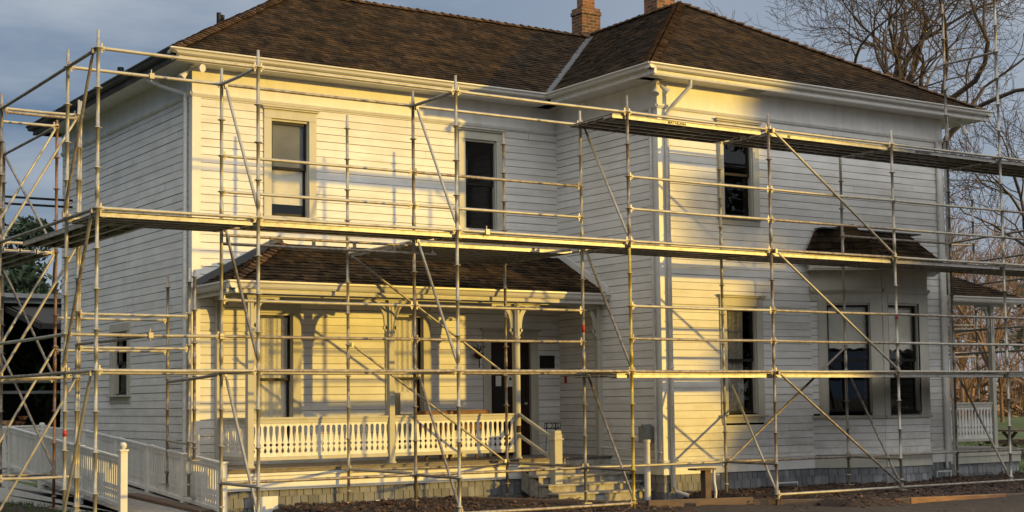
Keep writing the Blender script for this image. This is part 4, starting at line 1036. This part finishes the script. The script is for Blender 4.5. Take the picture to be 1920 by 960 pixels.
def plank(x, y, z, ln, rot, label, grp, h=.062):
    key = (round(ln, 2), h)
    if key not in plcache:
        o = plank_mesh(ln, h=h).build('scaffold_plank', alu_m, None, loc=(0, 0, 0)); plcache[key] = o.data
    else:
        o = bpy.data.objects.new('scaffold_plank', plcache[key]); col.objects.link(o)
    o.location = (x, y, z); o.rotation_euler = (0, 0, rot)
    tag(o, label, 'plank', grp); return o
deckbays = {Z2: (3, 4, 5, 6), Z4: (0, 1, 2, 3, 4, 5, 6), Z6: (3, 4, 5, 6)}
firsts = {}
for z, bays in deckbays.items():
    for i in bays:
        for k in range(3 if (z == Z4 and i in (1, 2)) else 5):
            x0 = SX[i]+.05; ln = SX[i+1]-SX[i]-.10
            if z == Z6 and i == 3: x0 -= .30; ln += .22
            if z == Z2 and i == 3: x0 -= .30; ln += .22
            o = plank(x0, FY+.045+k*.228, z-.036, round(ln, 2), 0, f'{"innermost" if (z == Z4 and i in (1, 2) and k == 2) else ordn[k]} aluminium plank of the {lvname[z]} scaffold deck, {bayname[i]}', 'planks lying on the scaffold decks', h=.062 if k == 0 else .036)
            if k == 0: firsts[(z, i)] = o
pin = ['nearest the outer uprights', 'second from the outer uprights', 'third from the outer uprights', 'fourth from the outer uprights', 'fifth from the outer uprights', 'sixth from the outer uprights', 'seventh from the outer uprights', 'eighth from the outer uprights', 'against the rear tube']
for k in range(8): plank(11.16, IY+.08+k*.25, Z4-.03, 2.9, 0, f'plank of the deep deck over the porch roof, {pin[k]}', 'planks over the porch roof')
for k in range(3): plank(6.86-k*.25, 18.9, Z4-.02, 3.3, pi/2, ['plank', 'middle plank', 'inner plank'][k]+' running back along the left end of the scaffold'+['', ', nearest the wall side', ', on the outside'][k], 'planks on the left return')
for k in range(3): plank(6.86-k*.25, 23.2, Z4-.02, 3.3, pi/2, ['rearmost left plank near the wall', 'rearmost left plank in the middle', 'rearmost left plank on the outside'][k], 'planks on the left return')
def lettering(par, body, x, size):
    cu = bpy.data.curves.new('lettering', 'FONT'); cu.body = body; cu.size = size; cu.extrude = .0015; cu.space_character = 1.15; cu.offset = .0012
    t = bpy.data.objects.new('lettering_tmp', cu); col.objects.link(t); bpy.context.view_layer.update()
    me = bpy.data.meshes.new_from_object(t.evaluated_get(bpy.context.evaluated_depsgraph_get())); bpy.data.objects.remove(t)
    me.materials.clear(); me.materials.append(dark_m)
    at = me.attributes.new('tint', 'FLOAT', 'FACE'); at.data.foreach_set('value', [1.0]*len(me.polygons))
    o = bpy.data.objects.new('lettering', me); col.objects.link(o); o.parent = par; o.location = (x, -.002, -.055); o.rotation_euler = (pi/2, 0, 0)
lettering(firsts[(Z6, 3)], 'MATAKANA', 1.10, .062)
lettering(firsts[(Z6, 5)], 'MATAKANA', .62, .062)
lettering(firsts[(Z6, 4)], '88', .42, .06)

# ================================================================== BEDS, BOARDS, MULCH
def bed_timber(a, b, label, m=wood_m, h=.16, w_=.09):
    t = thing('bed_edging', ((a[0]+b[0])/2, (a[1]+b[1])/2, 0), label, 'timber edging', 'timber edging of the garden beds')
    c = MB(); c.beam(a, b, w_, h); c.build('timber', m, t, bevel=.008)
bed_timber((14.95, 18.75, -.02), (16.9, 18.45, -.04), 'dark bed timber beside the wing corner steps', h=.2)
bed_timber((16.9, 18.45, -.06), (19.0, 17.0, -.07), 'dark front bed timber before the wing')
bed_timber((19.0, 17.0, -.06), (20.9, 16.6, -.06), 'fresh orange bed timber before the bay window', newwood_m)
bed_timber((20.9, 16.6, -.07), (26.0, 16.7, -.07), 'dark low edging at the far right of the bed')
bed_timber((11.0, 21.4, .05), (12.4, 18.6, .0), 'old board edging the bed in front of the porch', h=.08, w_=.2)
bed_timber((12.9, 21.5, .07), (14.6, 19.3, .02), 'old board edging beside the porch steps', h=.08, w_=.2)
bed_timber((14.9, 20.0, -.02), (15.8, 18.5, -.02), 'worn board lying by the foot of the steps', h=.07, w_=.24)
t = thing('sole_board', (8.6, 22.5, 0), 'brown timber sole board on the ramp under the short scaffold tower', 'board')
c = MB(); c.beam((8.45, 24.1, .22), (8.75, 21.6, .06), .24, .04); c.build('board', wood_m, t)
# mulch sheets with loose chips
def mulch(x0, x1, y0, y1, hz, name='mulch', n=1400, lab=''):
    c = MB(); k = 40
    def h(x, y):
        ex = min((x-x0), (x1-x), .4)/.4; ey = min((y-y0), (y1-y), .4)/.4
        return -.16+(hz+.12)*min(1, 2*max(0, ex))*min(1, 2*max(0, ey))+.018*sin(x*9+y*4)+.015*sin(y*13-x*3)
    vs = [(x0+(x1-x0)*i/k, y0+(y1-y0)*j/k, h(x0+(x1-x0)*i/k, y0+(y1-y0)*j/k)+random.uniform(-.012, .018)) for j in range(k+1) for i in range(k+1)]
    c.add(vs, [(j*(k+1)+i, j*(k+1)+i+1, (j+1)*(k+1)+i+1, (j+1)*(k+1)+i) for j in range(k) for i in range(k)], 1, None, True)
    for _ in range(n):
        x = random.uniform(x0, x1); y = random.uniform(y0, y1); z = h(x, y)+.015; s = random.uniform(.015, .05)
        ax = V((random.uniform(-1, 1), random.uniform(-1, 1), random.uniform(-.4, .4))).normalized(); ay = ax.cross(V((random.uniform(-.3, .3), random.uniform(-.3, .3), 1))).normalized(); az = ax.cross(ay)
        c.obox((x, y, z), ax, ay, az, s, s*.4, s*.15, random.uniform(.5, 1.9), chip_m)
    o = c.build(name, mulch_m); tag(o, kind='stuff', label=lab, cat='mulch')
mulch(9.6, 13.3, 18.9, 21.68, .12, lab='dark bark mulch in front of the porch railing'); mulch(12.6, 15.0, 17.2, 21.6, .05, n=900, lab='dark bark mulch left of the porch steps'); mulch(16.6, 24.2, 18.3, 20.15, .10, n=2200, lab='dark bark mulch heaped along the foot of the wing'); mulch(17.6, 27, 16.9, 18.5, .05, n=1500, lab='dark bark mulch behind the front bed timbers'); mulch(24.0, 28.0, 18.0, 20.9, .06, n=500, lab='dark bark mulch at the far right before the side porch')

# leaf litter and twigs on the open ground
c = MB()
for _ in range(2600):
    x = random.uniform(4, 27); y = random.uniform(14, 22); s = random.uniform(.012, .035); z = gh(x, y)+.012
    a = random.uniform(0, 6.28); ax = V((cos(a), sin(a), random.uniform(-.2, .2))); ay = V((-sin(a), cos(a), random.uniform(-.2, .2)))
    p = V((x, y, z)); c.quad(p-ax*s-ay*s*.6, p+ax*s-ay*s*.6, p+ax*s+ay*s*.6, p-ax*s+ay*s*.6, random.uniform(.5, 2.2))
tag(c.build('leaf_litter', chip_m), 'dead leaves and bark bits scattered on the soil', 'leaf litter', kind='stuff')
# grass
c = MB()
def tuft(x, y, s=1):
    z = gh(x, y)+.02
    for _ in range(3):
        a = random.uniform(0, 6.28); h = random.uniform(.03, .08)*s; w_ = .006*s; dx, dy = cos(a)*w_, sin(a)*w_; lx, ly2 = random.uniform(-.03, .03)*s, random.uniform(-.03, .03)*s
        xx, yy = x+random.uniform(-.05, .05), y+random.uniform(-.05, .05)
        c.add([(xx-dx, yy-dy, z), (xx+dx, yy+dy, z), (xx+lx, yy+ly2, z+h)], [(0, 1, 2)], random.uniform(.6, 1.6))
for _ in range(9000): tuft(random.uniform(28, 44), random.uniform(19, 45), 1.8)
for _ in range(4000): tuft(random.uniform(-2, 5.5), random.uniform(18, 30), 1.3)
for _ in range(1500): tuft(random.uniform(5.0, 7.6), random.uniform(20, 28), 1.2)
tag(c.build('grass', lawn_m), 'short green grass around the house', 'grass', kind='stuff')

# ================================================================== VEGETATION
def grow(c, rng, p, d, r, ln, depth, spread, droop=0.0, mins=.004, kids=(2, 3), shrink=.74, sides=6, wob=.18, segs=4):
    """recursive bare branch"""
    pts = [p]; rs = [r]; q = p.copy(); dd = d.copy()
    for i in range(segs):
        dd = (dd+V((rng.uniform(-wob, wob), rng.uniform(-wob, wob), rng.uniform(-wob*.7, wob*.9)-droop))).normalized()
        q = q+dd*(ln/segs); pts.append(q.copy()); rs.append(max(mins, r*(1-(1-shrink)*(i+1)/segs)))
    c.tube(pts, rs, max(3, sides), 1, None, cap=False)
    if depth <= 0: return
    n = rng.randint(*kids)
    for k in range(n):
        i = segs if k == 0 else rng.randint(max(1, segs//2), segs)
        ax = V((rng.uniform(-1, 1), rng.uniform(-1, 1), rng.uniform(-1, 1))).cross(dd)
        if ax.length < .01: continue
        ax.normalize(); an = rng.uniform(.25, .55)*spread if k == 0 else rng.uniform(.5, 1.0)*spread
        nd = (dd*cos(an)+ax*sin(an)).normalized(); f_ = rng.uniform(.66, .9)
        grow(c, rng, pts[i], nd, rs[i]*(.86 if k == 0 else rng.uniform(.5, .75)), ln*f_, depth-1, spread, droop, mins, kids, shrink, sides-1, wob, segs if depth > 3 else 3)
def bare_tree(x, y, z, h, seed, label, r=.32, depth=7, m=bark_m, lean=(0, 0), spread=.85, mins=.012, kids=(2, 3), group=None, name='bare_tree', leaders=5, flen=.23, fork=.3, wob=.2):
    rng = random.Random(seed); t = thing(name, (x, y, z), label, 'tree', group)
    c = MB(); p = V((x, y, z)); fk = h*fork
    top = p+V((lean[0]*fk, lean[1]*fk, fk))
    c.tube([p-V((0, 0, .2)), p+V((0, 0, .3)), p.lerp(top, .5)+V((.08, -.05, 0)), top], [r*1.5, r*1.1, r, r*.85], 12)
    c.build('trunk', m, t)
    c = MB()
    for k in range(leaders):
        a = 2*pi*k/leaders+rng.uniform(-.4, .4); tilt = rng.uniform(.25, .75) if k else .1
        d = V((cos(a)*tilt+lean[0]*.5, sin(a)*tilt+lean[1]*.5, 1)).normalized()
        grow(c, rng, top-V((0, 0, rng.uniform(0, .5))), d, r*rng.uniform(.5, .75), h*flen*rng.uniform(.85, 1.1), depth, spread, 0, mins, kids, .72, 8, wob)
    c.build('crown', m, t)
    return t
# big bare tree behind the wing roof
bare_tree(40.9, 36.0, 0, 21.0, 11, 'big spreading bare tree behind the right end of the wing roof', .24, 7, spread=1.0, mins=.0075, fork=.45, leaders=6, flen=.165, wob=.36, kids=(2, 3))
bare_tree(36.0, 41.0, 0, 17.6, 5, 'bare tree whose twigs rise over the middle of the wing roof', .12, 6, mins=.009, fork=.5, leaders=4, flen=.12, wob=.32, spread=.95)
bare_tree(47.5, 36.0, 0, 16.0, 23, 'bare tree at the right edge behind the tall uprights', .14, 6, mins=.009, fork=.4, leaders=5, flen=.15, wob=.3)
def copy_tree(src, x, y, z, rz_, s, label):
    t = src.copy(); col.objects.link(t); t.location = (x, y, z); t.rotation_euler = (0, 0, rz_); t.scale = (s, s, s); t['label'] = label
    for ch in src.children:
        k = ch.copy(); col.objects.link(k); k.parent = t
    return t
G2 = 'bare trees in the sunlit thicket beyond the lawn'
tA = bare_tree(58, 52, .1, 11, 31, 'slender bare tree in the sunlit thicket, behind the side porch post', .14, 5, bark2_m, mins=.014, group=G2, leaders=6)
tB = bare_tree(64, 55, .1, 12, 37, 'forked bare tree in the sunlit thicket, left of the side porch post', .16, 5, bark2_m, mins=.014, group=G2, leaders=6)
pos = [(52, 56), (55, 50), (60, 60), (66, 62), (61, 49), (70, 58), (74, 66), (66, 50), (78, 62), (72, 54), (84, 70), (80, 58), (57, 64), (90, 66), (68, 70), (62, 56), (71, 62), (76, 56)]
rr = random.Random(3)
nm = ['first', 'second', 'third', 'fourth', 'fifth', 'sixth', 'seventh', 'eighth', 'ninth', 'tenth', 'eleventh', 'twelfth', 'thirteenth', 'fourteenth', 'fifteenth', 'sixteenth', 'seventeenth', 'eighteenth']
order = sorted(range(len(pos)), key=lambda i: math.atan2(pos[i][0], pos[i][1]))
for r_, i in enumerate(order):
    x, y = pos[i]; copy_tree(tA if i % 2 else tB, x, y, .1, rr.uniform(0, 6), rr.uniform(.6, 1.05), f'bare tree of the sunlit thicket seen past the side porch, {nm[r_]} from the left')
# far woodland edge
c = MB(); rg = random.Random(9)
for _ in range(2600):
    x = rg.uniform(60, 150); y = 80-abs(x-90)*.15+rg.uniform(-6, 10); h = rg.uniform(1.5, 7.5)
    lean = rg.uniform(-.2, .2); c.tube([(x, y, 0), (x+lean*h*.5, y, h*.55), (x+lean*h+rg.uniform(-.3, .3), y, h)], [.05, .03, .012], 3, rg.uniform(.7, 1.3), None, False)
for _ in range(9000):
    x = rg.uniform(60, 150); y = 78-abs(x-90)*.15+rg.uniform(-6, 10); z = rg.uniform(0, 3.2)**1; s = rg.uniform(.1, .35)
    a = V((rg.uniform(-1, 1), rg.uniform(-1, 1), rg.uniform(-1, 1))).normalized()*s; b = a.cross(V((rg.uniform(-1, 1), rg.uniform(-1, 1), 1))).normalized()*s*.4; p = V((x, y, z))
    c.quad(p-a-b, p+a-b, p+a+b, p-a+b, rg.uniform(.5, 1.5))
tag(c.build('woodland_edge', bark2_m), 'rusty brown undergrowth and stems at the far edge of the lawn', 'undergrowth', kind='stuff')

def leafy(c, rng, cx, cy, cz, rx, ry, rzz, n, s, hollow=.3):
    for _ in range(n):
        a = V((rng.gauss(0, 1), rng.gauss(0, 1), rng.gauss(0, 1))).normalized()*rng.uniform(hollow, 1)**.6
        p = V((cx+a.x*rx, cy+a.y*ry, cz+a.z*rzz)); q = V((rng.uniform(-1, 1), rng.uniform(-1, 1), rng.uniform(-1, 1))).normalized()*s*rng.uniform(.6, 1.3)
        w_ = q.cross(V((rng.uniform(-1, 1), rng.uniform(-1, 1), rng.uniform(-1, 1)))).normalized()*s*.45
        c.add([p-q, p+w_, p+q, p-w_], [(0, 1, 2, 3)], rng.uniform(.5, 1.6))
def leafy_tree(x, y, z, h, seed, label, spread=2.6, blobs=26, per=260, s=.12, m=leaf_m, name='evergreen_tree', base=.25):
    rng = random.Random(seed); t = thing(name, (x, y, z), label, 'tree'); c = MB()
    c.tube([(x, y, z-.2), (x, y, z+h*.4), (x+.1, y, z+h*.85)], [.22, .16, .05], 8)
    for k in range(12):
        a = rng.uniform(0, 6.28); zz = z+h*rng.uniform(.25, .7); c.tube([(x, y, zz), (x+cos(a)*spread*.7, y+sin(a)*spread*.7, zz+h*.14)], [.06, .02], 5)
    c.build('trunk', bark_m, t); c = MB()
    for k in range(blobs):
        a = rng.uniform(0, 6.28); f_ = rng.uniform(base, .97); rad = spread*sqrt(max(.05, 1-((f_-.5)/.55)**2))*rng.uniform(.2, .95)
        b = rng.uniform(.5, 1.1)*spread*.36; leafy(c, rng, x+cos(a)*rad, y+sin(a)*rad, z+h*f_, b, b, b*.75, per, s)
    c.build('crown', m, t)
leafy_tree(13.6, 46, 0, 7.2, 3, 'dark broad evergreen tree behind the shed on the left', 3.4, 34, 330, .14)
leafy_tree(9.0, 49, 0, 5.5, 8, 'lower dark evergreen at the left edge behind the shed', 2.6, 22, 260, .14)
# conifer at the right edge whose lower branch reaches into view
def conifer(x, y, z, h, seed, label, rmax=3.0, lay=30, n=15, needle=.30, low=.12, m=needle_m, dens=7):
    rng = random.Random(seed); t = thing('conifer_tree', (x, y, z), label, 'tree'); c = MB()
    c.tube([(x, y, z-.2), (x, y, z+h*.5), (x, y, z+h)], [.3, .2, .03], 8); c.build('trunk', bark_m, t); c = MB(); wd = MB()
    for k in range(lay):
        f_ = low+(1-low)*k/lay; R0 = rmax*(1-f_)**.75+.25; zz = z+h*f_
        for j in range(n):
            a = rng.uniform(0, 6.28); R1 = R0*rng.uniform(.65, 1.1); dr = rng.uniform(.05, .3)*R1
            p0 = V((x, y, zz)); p1 = V((x+cos(a)*R1, y+sin(a)*R1, zz-dr+rng.uniform(-.2, .2))); wd.tube([p0, p0.lerp(p1, .5)+V((0, 0, .1)), p1], [.03, .02, .008], 3, 1, None, False)
            kk = int(dens*R1)+2
            for i in range(kk):
                q = p0.lerp(p1, .2+.8*i/kk)+V((rng.uniform(-.16, .16), rng.uniform(-.16, .16), rng.uniform(-.12, .06)))
                d = V((rng.uniform(-1, 1), rng.uniform(-1, 1), rng.uniform(-.9, .3))).normalized()*needle*rng.uniform(.5, 1.1); w_ = d.cross(V((0, 0, 1))).normalized()*needle*.28
                c.add([q, q+d*.5+w_, q+d, q+d*.5-w_], [(0, 1, 2, 3)], rng.uniform(.6, 1.5))
    c.build('crown', m, t); wd.build('branches', bark_m, t)
conifer(43.0, 30.5, 0, 13, 4, 'dark green conifer just off the right edge with a low branch reaching in', 3.6, 26, 12, .35, .3, dens=6)
# trees out of view in front of the wing, whose shade falls over its right half
SH = [(44.6, -13.5, 11.6, 4.3, 51), (51.0, -12.0, 15.0, 5.4, 52), (57.0, -10.0, 14.0, 5.2, 53), (48.6, -17.0, 10.9, 5.0, 54)]
for i, (x, y, h, r_, sd_) in enumerate(SH):
    leafy_tree(x, y, 0, h, sd_, ['tall evergreen tree, the left one of the row facing the wing', 'tall evergreen tree, second of the row facing the wing', 'tall evergreen tree, right one of the row facing the wing', 'tallest evergreen tree, behind the row facing the wing'][i], r_*.8, 110 if i == 0 else 60, 150, .30, base=.04)

for i, (x, y, h) in enumerate(((-6.5, 21.0, 12.0), (-5.0, 29.0, 13.0), (-7.0, 36.5, 12.0))):  # unseen trees added to take light off the left end wall
    leafy_tree(x, y, 0, h, 60+i, ['nearest', 'middle', 'farthest'][i]+' of the tall evergreens added out of view to darken the end wall', 4.4, 60, 130, .32, base=.06)

# picnic bench at the right
t = thing('picnic_bench', (34.0, 26.5, 0), 'rough wooden picnic bench on the lawn at the right edge', 'bench')
c = MB(); bx_, by_ = 34.3, 26.5
c.box(bx_-.9, bx_+.9, by_-.35, by_+.35, .70, .75); c.build('table_top', wood_m, t)
for s in (-1, 1):
    c = MB(); c.box(bx_-.9, bx_+.9, by_+s*.7-.13, by_+s*.7+.13, .42, .46); c.build('seat', wood_m, t)
for s in (-.7, .7):
    c = MB(); c.beam((bx_+s, by_-.6, -.05), (bx_+s, by_+.2, .70), .08, .04, upv=(1, 0, 0)); c.beam((bx_+s+.05, by_+.6, -.05), (bx_+s+.05, by_-.2, .70), .08, .04, upv=(1, 0, 0)); c.beam((bx_+s-.05, by_-.75, .40), (bx_+s-.05, by_+.75, .40), .04, .08); c.build('leg_frame', wood_m, t)

# ================================================================== SHED ON THE LEFT
shed = thing('open_shed', (10, 44, 0), 'long dark open-fronted shed behind the ramp on the left', 'shed')
c = MB(); c.box(-8, 15, 47.5, 47.7, 0, 4.6); c.box(-8, -7.8, 42, 47.5, 0, 4.6); c.box(14.8, 15, 42, 47.5, 0, 4.6); c.build('wall', shed_m, shed)
c = MB(); c.box(-8.5, 15.4, 41.6, 41.75, 4.52, 4.70); c.box(-8.5, 15.4, 41.45, 41.6, 4.66, 4.78); c.build('gutter', shedroof_m, shed)
c = MB(); c.quad((-8.5, 41.6, 4.74), (15.4, 41.6, 4.74), (15.4, 48.2, 5.3), (-8.5, 48.2, 5.3)); c.quad((-8.5, 41.6, 4.6), (-8.5, 48.2, 4.6), (15.4, 48.2, 4.6), (15.4, 41.6, 4.6)); c.build('roof', shed_m, shed)
for x in (-5, -1, 3, 7, 11):
    c = MB(); c.box(x-.08, x+.08, 41.9, 42.06, 0, 4.6); c.build('post', shed_m, shed)
c = MB(); c.box(-8, 15, 42.0, 42.05, 2.35, 2.47); c.box(-8, 15, 42.1, 42.2, 2.05, 2.13); c.build('cross_rail', shedroof_m, shed)
# lean-to roof nearer
c = MB(); c.quad((11.2, 38.5, 3.8), (15.5, 38.5, 3.8), (15.5, 42, 4.5), (11.2, 42, 4.5)); c.box(11.1, 15.5, 38.35, 38.5, 3.66, 3.80); c.beam((11.1, 38.4, 3.72), (11.1, 42, 4.40), .05, .16); c.build('lean_to_roof', shed_m, shed)
# firewood stack
t = thing('firewood_stack', (9, 41, 0), 'stack of split orange firewood in front of the dark shed', 'firewood'); c = MB(); rg = random.Random(2)
for r_ in range(10):
    for k in range(44):
        x = 4.0+k*.17+rg.uniform(-.04, .04); z = .1+r_*.145; 
        if z > 1.15+.35*sin(x*1.1+1): continue
        a = rg.uniform(0, 6.28); pts = [(x+.085*cos(a+q*2.1), 40.6+rg.uniform(-.06, .06), z+.075*sin(a+q*2.1)) for q in range(3)]; c.extr(pts, (0, .5, 0), rg.uniform(.5, 1.4))
c.build('logs', newwood_m, t)
